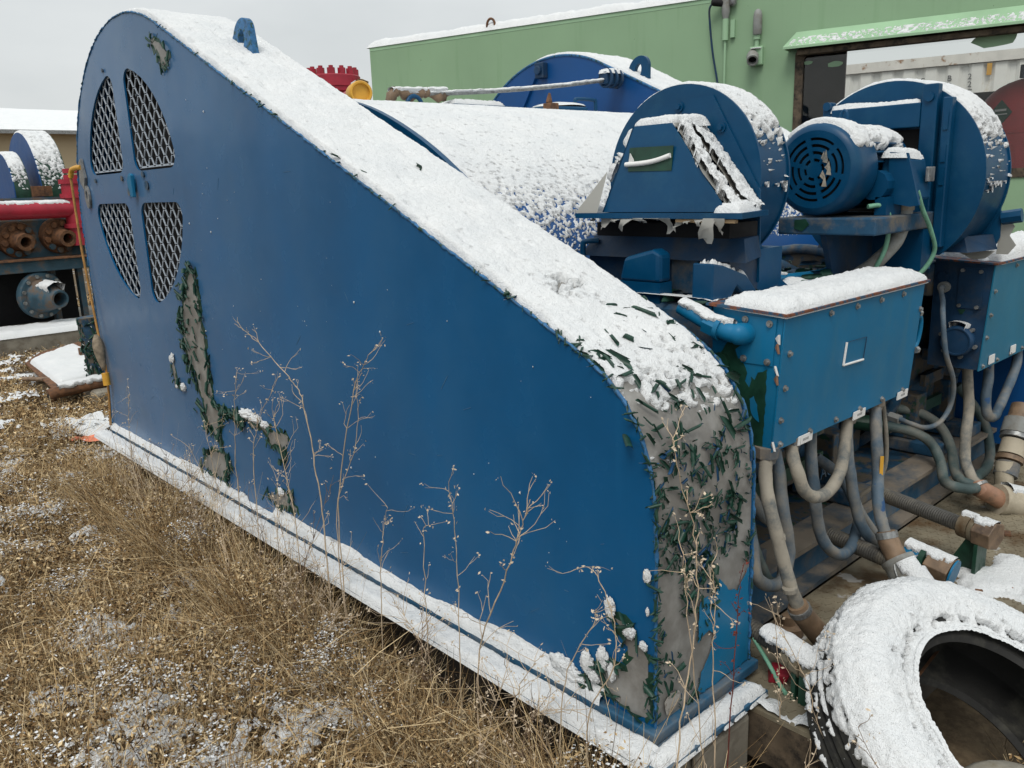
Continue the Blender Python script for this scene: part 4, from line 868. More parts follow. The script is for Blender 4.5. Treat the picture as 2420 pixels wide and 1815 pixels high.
# ================================================================== BLOWERS
def blower(t, x0, x1, cy, cz, R, skirt, zb, seed, snowtop=True):
    arc = [(cy + R * math.cos(a), cz + R * math.sin(a)) for a in np.linspace(-.9, math.pi + .9, 56)]
    MB().prism([(x0, y, z) for y, z in arc], (.008, 0, 0)).build('side_plate', M['blue'], t)
    MB().prism([(x1 - .008, y, z) for y, z in arc], (.008, 0, 0)).build('side_plate', M['blue'], t)
    MB().sheet([(x0 + .008, cy + (R - .006) * math.cos(a), cz + (R - .006) * math.sin(a)) for a in np.linspace(-.9, math.pi + .9, 64)], (x1 - x0 - .016, 0, 0)).build('scroll', M['blue'], t, smooth=40)
    snow_strip([(x0 + .004, cy + R * math.cos(a), cz + R * math.sin(a)) for a in np.linspace(math.pi * .98, .02, 70)] if False else [(x0 + .002, cy + (R - .006) * math.cos(a), cz + (R - .006) * math.sin(a)) for a in np.linspace(.25, math.pi * 1.05, 80)], (x1 - x0 - .004, 0, 0), .016, t, step=.0055, edge=.012, s=seed, cscale=75,
               rag=.006, cover=lambda S, W, P, N: .06 + 1.0 * sstep(.15, .80, N[..., 2]))
bl = thing('blower', 'blue scroll blower with a torn filter hood, left of the two blowers', 'blower', (.98, .6, .95))
BX = .90
blower(bl, BX, 1.075, .60, 1.30, .300, None, .95, 201)
skp = [(.745, 1.548), (.475, 1.556), (.298, 1.26), (.290, .98), (.91, .98), (.905, 1.26)]
MB().prism([(BX - .006, y, z) for y, z in skp], (.005, 0, 0)).build('stiffener_plate', M['blue'], bl)
for (y, z) in ((.60, 1.53), (.44, 1.455), (.40, 1.30), (.86, 1.20), (.355, 1.2)):
    m = MB(); m.cyl((BX - .006, y, z), (BX - .012, y, z), .016, seg=16); m.cyl((BX - .012, y, z), (BX - .02, y, z), .009, seg=6); m.build('bolt', M['blue'], bl)
MB().prism([(BX + .05, .33, .95), (BX + .05, .335, 1.05), (BX + .19, .30, .95)], (0, .008, 0)).build('gusset', M['blue'], bl)
MB().box(BX, 1.06, .31, .90, .94, 1.08).build('outlet_neck', M['blue'], bl)
# hood
hf = [(.675, .615, 1.466), (.675, .470, 1.466), (.625, .240, 1.208), (.625, .700, 1.208)]
hb = [(.895, .685, 1.476), (.895, .535, 1.476), (.895, .300, 1.20), (.895, .80, 1.20)]
hd = MB().hexa([hf[2], hf[3], hb[3], hb[2], hf[1], hf[0], hb[0], hb[1]])
hd.f = [f for f in hd.f if f != (3, 2, 1, 0)]; hd.m = [0] * len(hd.f)
MB().prism(hf, (.006, 0, 0)).build('hood_front', M['blue'], bl)
MB().prism([hf[0], hf[1], hb[1], hb[0]], (0, 0, -.006)).build('hood_top', M['blue'], bl)
lf = MB().prism([hf[0], hf[3], hb[3], hb[0]], (0, -.006, 0)).build('hood_side', M['blue'], bl)
# torn right side: two strips of film with a gap
A, B, Cc, D = (Vector(q) for q in (hf[1], hf[2], hb[2], hb[1]))
def lerp4(u, v): return (A * (1 - u) + B * u) * (1 - v) + (D * (1 - u) + Cc * u) * v
for (v0, v1) in ((.0, .34), (.55, 1.0)):
    G = np.array([[tuple(lerp4(u, v0 + (v1 - v0) * v + .04 * math.sin(u * 9 + v0 * 7)) + Vector((0, -.004 - .010 * random.random(), 0))) for v in np.linspace(0, 1, 6)] for u in np.linspace(0, 1, 20)])
    MB().grid(G).build('torn_film', M['film'], bl, smooth=180)
    n_ = np.cross(np.array(B - A), np.array(D - A)); n_ /= np.linalg.norm(n_); n_ *= np.sign(-n_[1])
    uu = np.linspace(0, 1, 130); vv = np.linspace(v0, v1, 44); Pg = np.array([[tuple(lerp4(u, v + .04 * math.sin(u * 9 + v0 * 7))) for v in vv] for u in uu]); f = (fbm(Pg, 45, 5, 5 + int(v0 * 10), .6) - .5) * 1.8 + .5; Nn = np.broadcast_to(n_ * .5 + np.array([0, 0, .8]), Pg.shape)
    snow_grid(Pg - np.array([0, .012, 0]), Nn, np.where(f < (.70 if v0 else .62), .016 * (.4 + fbm(Pg, 70, 3, 4)), -1), 'snow', bl)
MB().prism([A.lerp(D, .35) + Vector((0, .02, 0)), B.lerp(Cc, .35) + Vector((0, .02, 0)), B.lerp(Cc, .6) + Vector((0, .02, 0)), A.lerp(D, .6) + Vector((0, .02, 0))], (0, .004, 0)).build('film_gap_shade', M['frame_rust'], bl)  # dark sheet behind the film, standing for shade inside the hood
# lip at hood bottom
lip = MB(); lip.hexa([(.60, .175, 1.190), (.60, .795, 1.190), (.90, .86, 1.186), (.90, .27, 1.186), (.60, .175, 1.206), (.60, .795, 1.206), (.90, .86, 1.202), (.90, .27, 1.202)]); lip.build('hood_lip', M['blue'], bl)
snow_quad((.61, .185, 1.206), (.61, .28, 1.206), (.88, .36, 1.203), (.88, .28, 1.203), .03, bl, s=44, edge=.02)
snow_strip([(.677, .618, 1.466), (.677, .468, 1.466)], (.20, 0, .009), .022, bl, step=.006, edge=.015, s=46)
snow_strip([(.675, .615, 1.466), (.655, .68, 1.36), (.64, .70, 1.30)], (.03, 0.01, 0), .012, bl, step=.006, edge=.01, s=47, cover=lambda S, W, P, N: .6)
MB().prism([(.60, .70, 1.207), (.60, .795, 1.207), (.64, .69, 1.335)], (.002, .002, 0)).build('torn_film', M['film'], bl)
snow_quad((.605, .71, 1.207), (.605, .79, 1.207), (.88, .85, 1.203), (.88, .76, 1.203), .02, bl, s=49)
# hanging film shreds
for k, (y, wd, h, lean) in enumerate(((.735, .03, .012, 0), (.68, .055, .042, 0), (.625, .05, .014, .01), (.575, .06, .044, .035), (.53, .05, .016, 0), (.48, .05, .010, 0), (.44, .042, .050, -.015), (.395, .035, .034, .008), (.36, .045, .018, 0), (.315, .05, .03, 0), (.275, .055, .085, .025), (.24, .035, .05, .018))):
    n = 6; G = np.zeros((n, 4, 3))
    for i in range(n):
        t = i / (n - 1)
        for j in range(4):
            G[i, j] = (.603 + .015 * math.sin(3 * t + k) + .006 * j * t, y + (j / 3 - .5) * wd * (1 - (.75 if k % 2 else .15) * t) + lean * t + .006 * math.sin(5 * t + 2 * k + j), 1.192 - h * t * (1 - .35 * random.random()))
    MB().grid(G).build('film_shred', M['film'], bl, smooth=180)
m = MB(); m.hexa([(.605, .20, 1.178), (.605, .40, 1.180), (.62, .40, 1.180), (.62, .20, 1.178), (.605, .20, 1.188), (.605, .40, 1.188), (.62, .40, 1.188), (.62, .20, 1.188)]); m.build('batten', M['plywood'], bl)
# slot where paint curled away, with the curl
MB().prism([(.662 - .0055, .612, 1.402), (.662 - .0055, .447, 1.400), (.648, .447, 1.328), (.648, .612, 1.331)], (-.002, 0, 0)).build('green_undercoat_patch', M['green'], bl)
MB().tube(spline([(.648, .622, 1.352), (.644, .55, 1.354), (.644, .50, 1.360), (.647, .452, 1.372)], 4), .0075, 8).build('paint_curl', M['label'], bl, smooth=60)
MB().prism([(.652, .612, 1.36), (.644, .60, 1.385), (.653, .59, 1.36)], (-.003, 0, 0)).build('paint_curl', M['label'], bl)
# base box with sloping flashing
fb = MB(); fb.hexa([(.70, .22, 1.06), (.70, .865, 1.06), (.90, .90, 1.06), (.90, .29, 1.06), (.735, .25, 1.125), (.735, .83, 1.125), (.90, .87, 1.125), (.90, .30, 1.125)]); fb.build('base_flashing', M['dark_blue'], bl)
MB().box(.74, .90, .30, .86, .93, 1.059).build('base_frame', M['dark_blue'], bl)
MB().box(.735, .89, .30, .82, 1.1255, 1.17).build('base_gap_shade', M['black'], bl)  # black box painted as the shade in the gap below the hood
MB().box(.725, .739, .40, .50, .955, 1.10).build('base_tab', M['dusty_blue'], bl)
MB().tube(spline([(.69, .845, 1.03), (.69, .845, 1.095), (.695, .835, 1.108), (.72, .80, 1.110)], 4), .010, 8).build('handle', M['blue'], bl, smooth=60)

b2_ = thing('blower', 'blue scroll blower behind its electric motor, right of the two blowers', 'blower', (1.95, .3, .95))
BX2 = 1.80
blower(b2_, BX2, 2.06, .315, 1.275, .352, None, .95, 221)
MB().prism([(2.055, .041, 1.307), (2.055, -.012, 1.22), (2.055, -.022, 1.05), (2.055, -.01, 1.02), (2.055, .6, 1.015), (2.055, .6, 1.307)], (.008, 0, 0)).build('skirt_plate', M['blue'], b2_)
m = MB(); m.hexa([(1.86, .02, 1.005), (1.86, .6, 1.005), (2.05, .6, 1.005), (2.05, -.02, 1.005), (1.90, .05, 1.06), (1.90, .6, 1.06), (2.05, .6, 1.06), (2.05, .0, 1.06)]); m.build('base_flashing', M['dark_blue'], b2_)
m = MB(); m.cyl((2.055, .015, 1.13), (2.04, .015, 1.13), .012, seg=6); m.build('bolt', M['steel'], b2_)
# frame standing on the blower face: two posts and a header
FX = 1.76
def cpost(y0, y1, z0, z1): 
    m = MB(); m.box(FX, FX + .039, y0, y1, z0, z1); m.build('frame_post', M['blue'], b2_, bevel=.004)
cpost(.130, .185, 1.03, 1.60); cpost(.080, .112, 1.03, 1.55); cpost(.52, .555, 1.2, 1.57)
MB().box(FX - .003, FX + .036, .186, .519, 1.455, 1.540).build('frame_header', M['blue'], b2_, bevel=.004)
snow_quad((FX - .003, .19, 1.541), (FX - .003, .53, 1.541), (FX + .036, .53, 1.541), (FX + .036, .19, 1.541), .016, b2_, s=24, edge=.01, rag=.005)
MB().box(BX2 - .004, BX2 - .001, .19, .50, 1.12, 1.45).build('inlet_shade', M['black'], b2_)  # black sheet on the closed face, painted shade of an inlet opening
for y in (.157, .535): 
    m = MB(); m.cyl((FX - .001, y, 1.555), (FX - .01, y, 1.555), .016, seg=14); m.build('pivot', M['blue'], b2_)
MB().prism([(FX + .02, .50, 1.45), (FX + .02, .46, 1.45), (FX + .02, .455, 1.40), (FX + .02, .475, 1.365), (FX + .02, .50, 1.39)], (-.004, 0, 0)).build('green_undercoat_patch', M['green'], b2_)
MB().tube([(FX - .01, .515, 1.44), (FX - .012, .53, 1.34)], .007, 7).build('rod_stay', M['galv'], b2_)
for k, z in enumerate((1.47, 1.36, 1.28)): MB().box(FX - .004, FX + .001, .088, .104, z - .03, z + .03).build('clip', M['blue'], b2_)
MB().cyl((2.064, -.02, 1.12), (2.07, -.085, 1.13), .026, seg=8).build('fitting', M['blue'], b2_)
MB().prism([(2.07, -.015, 1.14), (2.07, -.065, 1.09), (2.07, -.05, 1.055), (2.07, -.075, 1.02), (2.07, -.05, .985), (2.07, -.01, .985)], (.002, 0, 0)).build('torn_film', M['film'], b2_)
MB().prism([(2.03, -.02, 1.0), (2.02, .01, .972), (2.02, .05, .965), (2.02, .09, .985), (2.02, .12, 1.0)], (.002, 0, 0)).build('torn_film', M['film'], b2_)

em = thing('blower_motor', 'round blue electric motor with slotted fan cover and snowy fins', 'motor', (1.5, .33, 1.15))
EC = Vector((0, .335, 1.318)); ER = .155
def P3(x, r, a): return Vector((x, EC.y + r * math.cos(a), EC.z + r * math.sin(a)))
# fan cover: face plate with ring slots
def slot(r0, r1, a0, a1, n=9):
    o = [P3(1.292, r1, a) for a in np.linspace(a0, a1, n)] + [P3(1.292, r0, a) for a in np.linspace(a1, a0, n)]; return o
loops = [[P3(1.292, .128, a) for a in np.linspace(0, math.tau, 48, endpoint=False)]]
for r, w_ in ((.032, .010), (.056, .010), (.079, .010), (.101, .009)):
    for k in range(6):
        g = .0045 / r + .045; a0 = k * math.tau / 6 + .26 + g; a1 = (k + 1) * math.tau / 6 + .26 - g
        loops.append(slot(r - w_ / 2, r + w_ / 2, a0, a1))
MB().plate(loops, (.006, 0, 0)).build('fan_cover_face', M['blue'], em)
MB().lathe((0, EC.y, EC.z), (1, 0, 0), [(.1282, 1.292), (.142, 1.297), (.151, 1.308), (ER, 1.325), (ER, 1.425), (.152, 1.44), (.146, 1.44), (.146, 1.31), (.128, 1.2985)], 48).build('fan_cover', M['blue'], em, smooth=35)
MB().cyl((1.315, EC.y, EC.z), (1.32, EC.y, EC.z), .14, seg=32).build('fan', M['black'], em)
m = MB(); m.cyl((1.43, EC.y, EC.z), (1.73, EC.y, EC.z), .115, seg=32); m.cyl((1.70, EC.y, EC.z), (1.73, EC.y, EC.z), .14, seg=32); m.cyl((1.73, EC.y, EC.z), (1.80, EC.y, EC.z), .07, seg=24); m.build('motor_body', M['blue'], em, smooth=35)
for k in range(26):
    a = k * math.tau / 26 + .1; d = Vector((0, math.cos(a), math.sin(a))); t = Vector((0, -d.z, d.y)); c = Vector((1.565, EC.y, EC.z)) + d * .128
    m = MB(); m.obox(c, (.13, 0, 0), t * .0025, d * .014); m.build('cooling_fin', M['blue'], em)
snow_strip([P3(1.305, ER, a) for a in np.linspace(.30, 2.75, 40)], (.118, 0, 0), .014, em, step=.005, edge=.012, s=301, cover=lambda S, W, P, N: .05 + 1.0 * sstep(.25, .75, N[..., 2]))
snow_strip([P3(1.45, .138, a) for a in np.linspace(.35, 2.7, 40)], (.26, 0, 0), .018, em, step=.005, edge=.01, s=303, cover=lambda S, W, P, N: .02 + .85 * sstep(.30, .8, N[..., 2]))
MB().tube([(1.55 + .0, EC.y + .012 * math.cos(a) + .03, EC.z + .175 + .028 * math.sin(a)) for a in np.linspace(0, 6.28, 14)], .006, 7).build('lifting_ring', M['blue'], em, smooth=60)
# terminal box on the side of the motor
tb = MB(); tb.hexa([(1.52, .085, 1.205), (1.66, .085, 1.205), (1.66, .215, 1.205), (1.52, .215, 1.205), (1.52, .115, 1.345), (1.66, .115, 1.345), (1.66, .205, 1.355), (1.52, .205, 1.355)]); tb.build('terminal_box', M['blue'], em, bevel=.01)
MB().prism([(1.506, .175, 1.368), (1.506, .115, 1.362), (1.506, .065, 1.190), (1.506, .095, 1.185), (1.506, .175, 1.2)], (.012, 0, 0)).build('box_flange', M['blue'], em)
MB().box(1.60, 1.655, .078, .090, 1.265, 1.315).build('name_plate', M['steel'], em, bevel=.003)
snow_quad((1.50, .115, 1.358), (1.66, .115, 1.350), (1.66, .205, 1.357), (1.50, .205, 1.362), .024, em, s=305, edge=.015)
MB().tube([(1.45, .20, 1.26), (1.52, .20, 1.26)], .05, 12).build('box_neck', M['blue'], em)
# mount
MB().box(1.30, 1.78, .115, .465, 1.100, 1.158).build('mount_plate', M['dusty_blue'], em, bevel=.006)
for y in (.15, .41): 
    MB().box(1.45, 1.72, y, y + .04, 1.159, 1.22).build('motor_foot', M['blue'], em)
MB().prism([(1.33, .30, 1.099), (1.40, .30, .95), (1.74, .30, .95), (1.74, .30, 1.099)], (0, .02, 0)).build('mount_web', M['dark_blue'], em)
MB().box(1.70, 1.79, .12, .46, .95, 1.099).build('mount_leg', M['blue'], em)
MB().prism([(1.298, .40, 1.150), (1.298, .36, 1.154), (1.298, .345, 1.135), (1.298, .37, 1.112), (1.298, .40, 1.12)], (-.002, 0, 0)).build('green_undercoat_patch', M['green'], em)
# dry leaves stuck in the fan cover
for k in range(9):
    y, z = random.uniform(.26, .31), random.uniform(1.26, 1.35); m = MB(); m.prism([(1.288, y, z), (1.280, y + .014, z + random.uniform(.0, .02)), (1.284, y + .006, z + random.uniform(.02, .04))], (-.001, 0, 0)); m.build('dead_leaf', M['hose_tan'], em)

# ================================================================== JUNCTION BOXES
def jbox(x0, x1, zt, zb, lab, front_mat, side_mat, grp=None):
    t = thing('junction_box', lab, 'junction box', ((x0 + x1) / 2, .12, zb))
    b = MB(); b.hexa([(x0, .028, zb), (x1 - .005, .028, zb), (x1 - .005, .22, zb), (x0, .22, zb), (x0, .004, zt), (x1, .004, zt), (x1, .22, zt + .012), (x0, .22, zt + .012)]); b.build('body', side_mat, t)
    f = MB(); f.hexa([(x0 - .002, .022, zb - .004), (x1 - .002, .022, zb - .004), (x1 - .002, .0265, zb - .004), (x0 - .002, .0265, zb - .004), (x0 - .002, -.003, zt - .002), (x1 + .002, -.003, zt - .002), (x1 + .002, .002, zt - .002), (x0 - .002, .002, zt - .002)]); f.build('front_cover', front_mat, t)
    MB().hexa([(x0 - .015, -.014, zt), (x1 + .016, -.014, zt), (x1 + .016, .235, zt + .013), (x0 - .015, .235, zt + .013), (x0 - .015, -.014, zt + .007), (x1 + .016, -.014, zt + .007), (x1 + .016, .235, zt + .020), (x0 - .015, .235, zt + .020)]).build('lid', M['rim_rust'], t)
    def fy(z): return -.003 + .025 * (zt - z) / (zt - zb)
    for (x, z) in [(x0 + .035, zt - .105), (x0 + .03, zt - .2), (x0 + .025, zt - .29), (x0 + .035, zb + .012)] + [(x0 + .2 + .158 * k, zb + .012) for k in range(5)] + [(x1 - .008, zt - .09)] + [(x0 + .245 + .16 * k, zt - .022) for k in range(4)]:
        if x > x1 - .005: continue
        m = MB(); m.cyl((x, fy(z), z), (x, fy(z) - .003, z), .0095, seg=14); m.cyl((x, fy(z) - .003, z), (x, fy(z) - .009, z), .0062, seg=6); m.build('bolt', M['steel'], t)
    return t, fy
j1, fy = jbox(.540, 1.430, .945, .572, 'blue junction box thick with snow, nearest the peeling guard end', M['box_blue'], M['box_blue'])
snow_quad((.527, -.012, .953), (1.445, -.012, .953), (1.440, .198, .964), (.535, .190, .964), .030, j1, s=401, edge=.04, rag=.008, step=.007)
sx = lambda p: (.540 - .0008, p[0], p[1])
G1 = [(0.15, 0.87), (0.125, 0.893), (0.111, 0.891), (0.111, 0.86), (0.132, 0.839), (0.119, 0.818), (0.107, 0.816), (0.093, 0.781), (0.096, 0.758), (0.085, 0.741), (0.076, 0.761), (0.08, 0.771), (0.066, 0.764), (0.06, 0.785), (0.045, 0.789), (0.032, 0.800), (0.033, 0.701), (0.036, 0.581), (0.069, 0.578), (0.12, 0.578), (0.147, 0.65), (0.19, 0.70), (0.19, 0.8)]
patch([(y + .015, z) for y, z in G1], sx, 'green_undercoat_patch', M['green'], j1, (-.0010, 0, 0), .004)
patch([(0.096, 0.708), (0.084, 0.718), (0.073, 0.693), (0.063, 0.646), (0.075, 0.651), (0.09, 0.671)], lambda p: (.5385, p[0], p[1]), 'paint_left', M['box_blue'], j1, (-.001, 0, 0), .003)
MB().hexa([(.5365, .03, .808), (.5395, .03, .808), (.5395, .125, .808), (.5365, .125, .808), (.5365, .022, .936), (.5395, .022, .936), (.5395, .125, .940), (.5365, .125, .940)]).build('cover_plate', M['box_blue'], j1)
for (y, z) in ((.115, .928), (.042, .922), (.117, .820), (.045, .818)):
    m = MB(); m.cyl((.5362, y, z), (.533, y, z), .0095, seg=14); m.cyl((.533, y, z), (.527, y, z), .0062, seg=6); m.build('bolt', M['steel'], j1)
MB().cyl((.539, .19, .80), (.525, .19, .80), .028, seg=18).build('knockout', M['green'], j1)
for k, z in enumerate((.885, .86, .80, .775, .59)):
    m = MB(); m.prism([(.535, .024, z), (.528, .012 + .004 * k % .01, z + .012), (.534, .014, z - .016)], (.004, -.004, 0)); m.build('paint_flake', M['copper'] if k % 2 else M['label'], j1)
# square outline where a plate was: raised pale edges
for (a, b_, w_) in (((.899, .752), (.903, .821), .006), ((.899, .752), (1.03, .748), .006), ((1.03, .748), (1.034, .818), .002), ((.903, .821), (1.034, .818), .0015)):
    m = MB(); m.tube([(a[0], fy(a[1]) - .003, a[1]), (b_[0], fy(b_[1]) - .003, b_[1])], w_ * .6, 6); m.build('curled_edge', M['label'] if w_ > .004 else M['dark_blue'], j1)
for i, x in enumerate((.672, 1.01, 1.33)):
    z = .566; MB().hexa([(x, fy(.566) - .006, .556), (x + .08, fy(.556) - .006, .556), (x + .08, fy(.556) - .003, .556), (x, fy(.556) - .003, .556), (x, fy(.582) - .006, .582), (x + .08, fy(.582) - .006, .582), (x + .08, fy(.582) - .003, .582), (x, fy(.582) - .003, .582)]).build('tag_label', M['label'], j1)
    for q in range(7): 
        m = MB(); m.box(x + .024 + q * .0048, x + .0275 + q * .0048, fy(.566) - .0068, fy(.566) - .0062, .565, .5725); m.build('tag_print', surf('tag_grey_ink', (.3, .3, .3), .6, .1, 5, bstr=0) if (i == 0 and q == 0) else bpy.data.materials['tag_grey_ink'], j1)
MB().tube(spline([(1.437, .01, .83), (1.455, .01, .815), (1.462, .012, .78), (1.455, .016, .735), (1.437, .018, .72)], 4), .008, 8).build('grab_handle', M['box_blue'], j1, smooth=60)
for z in (.838, .712): 
    m = MB(); m.cyl((1.432, .012, z), (1.448, .010, z), .012, seg=6); m.build('bolt', M['steel'], j1)

j2, fy2 = jbox(2.11, 3.05, .940, .520, 'junction box with round instrument on its side, at the right edge', M['box_teal'], M['dark_blue'])
snow_quad((2.16, -.008, .948), (3.05, -.012, .948), (3.05, .232, .961), (2.20, .232, .961), .05, j2, s=411, edge=.03, step=.009)
snow_quad((2.13, .05, .949), (2.3, .0, .949), (2.3, .06, .952), (2.16, .09, .952), .012, j2, s=413)
MB().hexa([(2.105, .035, .765), (2.109, .035, .765), (2.109, .125, .765), (2.105, .125, .765), (2.105, .03, .925), (2.109, .03, .925), (2.109, .125, .925), (2.105, .125, .925)]).build('cover_plate', M['dark_blue'], j2)
for (y, z) in ((.112, .915), (.045, .912), (.115, .775), (.05, .772)):
    m = MB(); m.cyl((2.1045, y, z), (2.097, y, z), .008, seg=6); m.build('bolt', M['steel'], j2)
ic = Vector((2.109, .105, .635))
MB().lathe(ic, (-1, -.05, 0), [(.062, 0), (.062, .035), (.055, .045), (.050, .045), (.048, .041), (0, .041)], 32).build('instrument', M['dark_blue'], j2, smooth=35)
for k in range(6):
    a = k * math.tau / 6 + .3; q = ic + Vector((-.002, .068 * math.cos(a), .068 * math.sin(a))); m = MB(); m.cyl(q, q + Vector((-.02, 0, 0)), .008, seg=8); m.build('bolt', M['steel'], j2)
snow_tube([ic, ic + Vector((-.043, 0, 0))], .062, j2, .016, 42, 4, .9, .005)
for z in (.885, .80): MB().cyl((2.109, .185, z), (2.098, .185, z), .020, seg=18).build('knockout', M['dark_blue'], j2)
MB().cyl((2.109, .175, .845), (2.085, .175, .845), .022, seg=14).build('gland', M['grey_pipe'], j2)
MB().prism([(2.1085, .12, .758), (2.1085, .09, .760), (2.1085, .10, .742), (2.1085, .108, .738)], (-.002, 0, 0)).build('green_undercoat_patch', M['green'], j2)
for x in (2.2, 2.46):
    MB().box(x, x + .06, fy2(.53) - .008, fy2(.53) - .004, .53, .565).build('tag_label', M['label'], j2)

# ================================================================== HOSES
def hose(pts, r, mat, lab, name='hose', ext=None, cat='hose', seg=12, n=8):
    sp_ = spline(pts, n); rr = [r * (1 + .03 * math.sin(i * .9)) for i in range(len(sp_))]
    t = thing(name, lab, cat, tuple(sp_[0])); MB().tube(sp_, rr, seg).build('tube', mat, t, smooth=70); return t
def gland(p, r, t, mat='beamtan', h=.028):
    p = Vector(p); m = MB(); m.cyl(p + Vector((0, 0, .006)), p + Vector((0, 0, -h)), r * 1.75, r * 1.7, 8); m.cyl(p + Vector((0, 0, -h)), p + Vector((0, 0, -h - .016)), r * 1.4, r * 1.25, 14); m.build('gland', M[mat], t, bevel=.002)
HR = .0185
h = hose([(0.560, 0.05, 0.565), (0.532, 0.035, 0.50), (0.510, 0.01, 0.439), (0.511, -0.02, 0.343), (0.517, -0.04, 0.268), (0.531, -0.06, 0.188), (0.553, -0.075, 0.125)], .019, M['hose_tan'], 'pale dusty hose, first from the peeling guard end'); gland((.560, .05, .572), .020, h)
MB().tube([(.545, -.07, .145), (.556, -.077, .118), (.640, -.096, .018), (.68, -.105, -.025)], [.027, .03, .033, .036], 16).build('coupler', M['brass'], h, smooth=40)
MB().tube([(.5495, -.0725, .134), (.556, -.0765, .119)], .0325, 18).build('clamp', M['steel'], h)
for z0 in (.34, .20): MB().tube([(.513, -.02 - (.34 - z0) * .3, z0 + .006), (.515, -.021 - (.34 - z0) * .3, z0 - .006)], .0205, 14).build('clamp', M['hose_tan'], h)
h = hose([(0.622, 0.07, 0.575), (0.632, 0.05, 0.48), (0.638, 0.04, 0.389), (0.662, 0.03, 0.276), (0.672, 0.03, 0.211), (0.637, 0.03, 0.147), (0.561, 0.03, 0.161), (0.492, 0.03, 0.221), (0.50, 0.05, 0.302), (0.50, 0.08, 0.386), (.49, .12, .5)], HR, M['hose'], 'blue grey hose hanging in a long loop low beside the guard end')
h = hose([(0.52, 0.12, 0.50), (0.558, 0.10, 0.425), (0.609, 0.085, 0.351), (0.679, 0.075, 0.286), (0.706, 0.065, 0.212), (0.70, 0.06, 0.135), (.68, .06, .09)], HR, M['hose'], 'blue hose slanting behind the pale hose by the guard')
h = hose([(0.545, 0.09, 0.36), (0.572, 0.08, 0.251), (0.607, 0.075, 0.183), (0.638, 0.07, 0.134), (0.70, 0.06, 0.105)], .015, M['hose_green'], 'thinner grey hose inside the lowest loop')
h = hose([(0.683, 0.045, 0.575), (0.665, 0.03, 0.529), (0.649, 0.0, 0.481), (0.671, -0.01, 0.428), (0.721, -0.02, 0.397), (0.819, -0.01, 0.386), (0.9, 0.0, 0.414), (0.965, 0.02, 0.456), (1.004, 0.035, 0.506), (1.045, 0.05, 0.575)], HR, M['hose_tan'], 'pale hose in a U loop below the first two white tags'); gland((.683, .045, .572), .017, h, h=.02); gland((1.045, .05, .572), .019, h, h=.02)
h = hose([(0.85, 0.075, 0.575), (0.838, 0.06, 0.46), (0.845, 0.05, 0.375), (0.847, 0.04, 0.303), (0.859, 0.03, 0.23), (0.895, 0.02, 0.17), (0.977, 0.02, 0.116), (1.07, 0.03, 0.099), (1.146, 0.045, 0.125), (1.194, 0.06, 0.18), (1.201, 0.09, 0.23), (1.186, 0.13, 0.30), (1.15, .2, .36)], HR, M['hose'], 'dark blue hose in the deepest loop over the threaded rod')
h = hose([(1.09, 0.075, 0.575), (1.075, 0.06, 0.443), (1.066, 0.04, 0.359), (1.083, 0.03, 0.27), (1.11, 0.015, 0.183), (1.152, 0.0, 0.123), (1.21, -.02, 0.07), (1.25, -.03, .0)], HR, M['hose'], 'bright blue hose running down to the middle rod')
h = hose([(1.19, 0.14, 0.33), (1.204, 0.11, 0.263), (1.237, 0.08, 0.177), (1.285, 0.04, 0.08), (1.30, .02, .01)], .015, M['hose'], 'short blue hose behind the bright blue hose')
h = hose([(1.235, 0.05, 0.575), (1.205, 0.03, 0.504), (1.182, 0.01, 0.423), (1.169, -0.005, 0.341), (1.140, -0.02, 0.29), (1.118, -0.04, 0.233), (1.111, -0.06, 0.184), (1.114, -0.07, 0.16)], .019, M['hose'], 'straight blue and grey hose with a yellow stripe, clamped to a brown coupler'); gland((1.235, .05, .572), .019, h, h=.018)
MB().tube([(1.118, -.064, .178), (1.113, -.075, .150), (1.10, -.12, .088)], [.028, .033, .034], 16).build('coupler', M['brass'], h, smooth=40)
MB().tube([(1.118, -.064, .175), (1.115, -.072, .156)], .0345, 18).build('clamp', M['steel'], h)
MB().obox((1.160, -.018, .355), (.004, -.004, 0), (.001, .001, 0), (-.002, 0, .055)).build('print_stripe', M['yellow'], h)
gp = hose([(1.105, -.11, .10), (1.095, -.14, .07), (1.07, -.21, .01), (1.04, -.28, -.02)], .052, M['grey_pipe'], 'thick grey pipe powdered with snow running under the tyre', 'pipe', cat='pipe', seg=20)
snow_tube([(1.10, -.125, .085), (1.07, -.21, .01), (1.04, -.28, -.02)], .053, gp, .008, 85, 66, .62, .006)
MB().tube([(1.094 + .056 * math.cos(a), -.145 + .05 * math.sin(a) * .6, .066 + .05 * math.sin(a)) for a in np.linspace(0, 6.28, 20)], .003, 6).build('wire_tie', M['steel'], gp)
h = hose([(1.352, 0.08, 0.575), (1.38, 0.065, 0.41), (1.402, 0.07, 0.295), (1.412, 0.10, 0.22), (1.40, .15, .16)], .008, M['hose_tan'], 'thin pale cable hanging beside the striped hose', 'cable', cat='cable', seg=8)
h = hose([(1.98, .42, .26), (2.02, 0.33, 0.25), (2.055, 0.24, 0.235), (2.075, 0.17, 0.20), (2.035, 0.11, 0.143), (1.95, 0.06, 0.096), (1.885, 0.01, 0.10), (1.94, -0.03, 0.08), (2.0, -.045, .07)], HR * 1.1, M['hose_green'], 'greenish hose, lower of the two curving from the shaft guard')
MB().cyl((1.96, .46, .262), (2.02, .33, .252), .034, seg=12).build('coupler', M['green'], h, smooth=30)
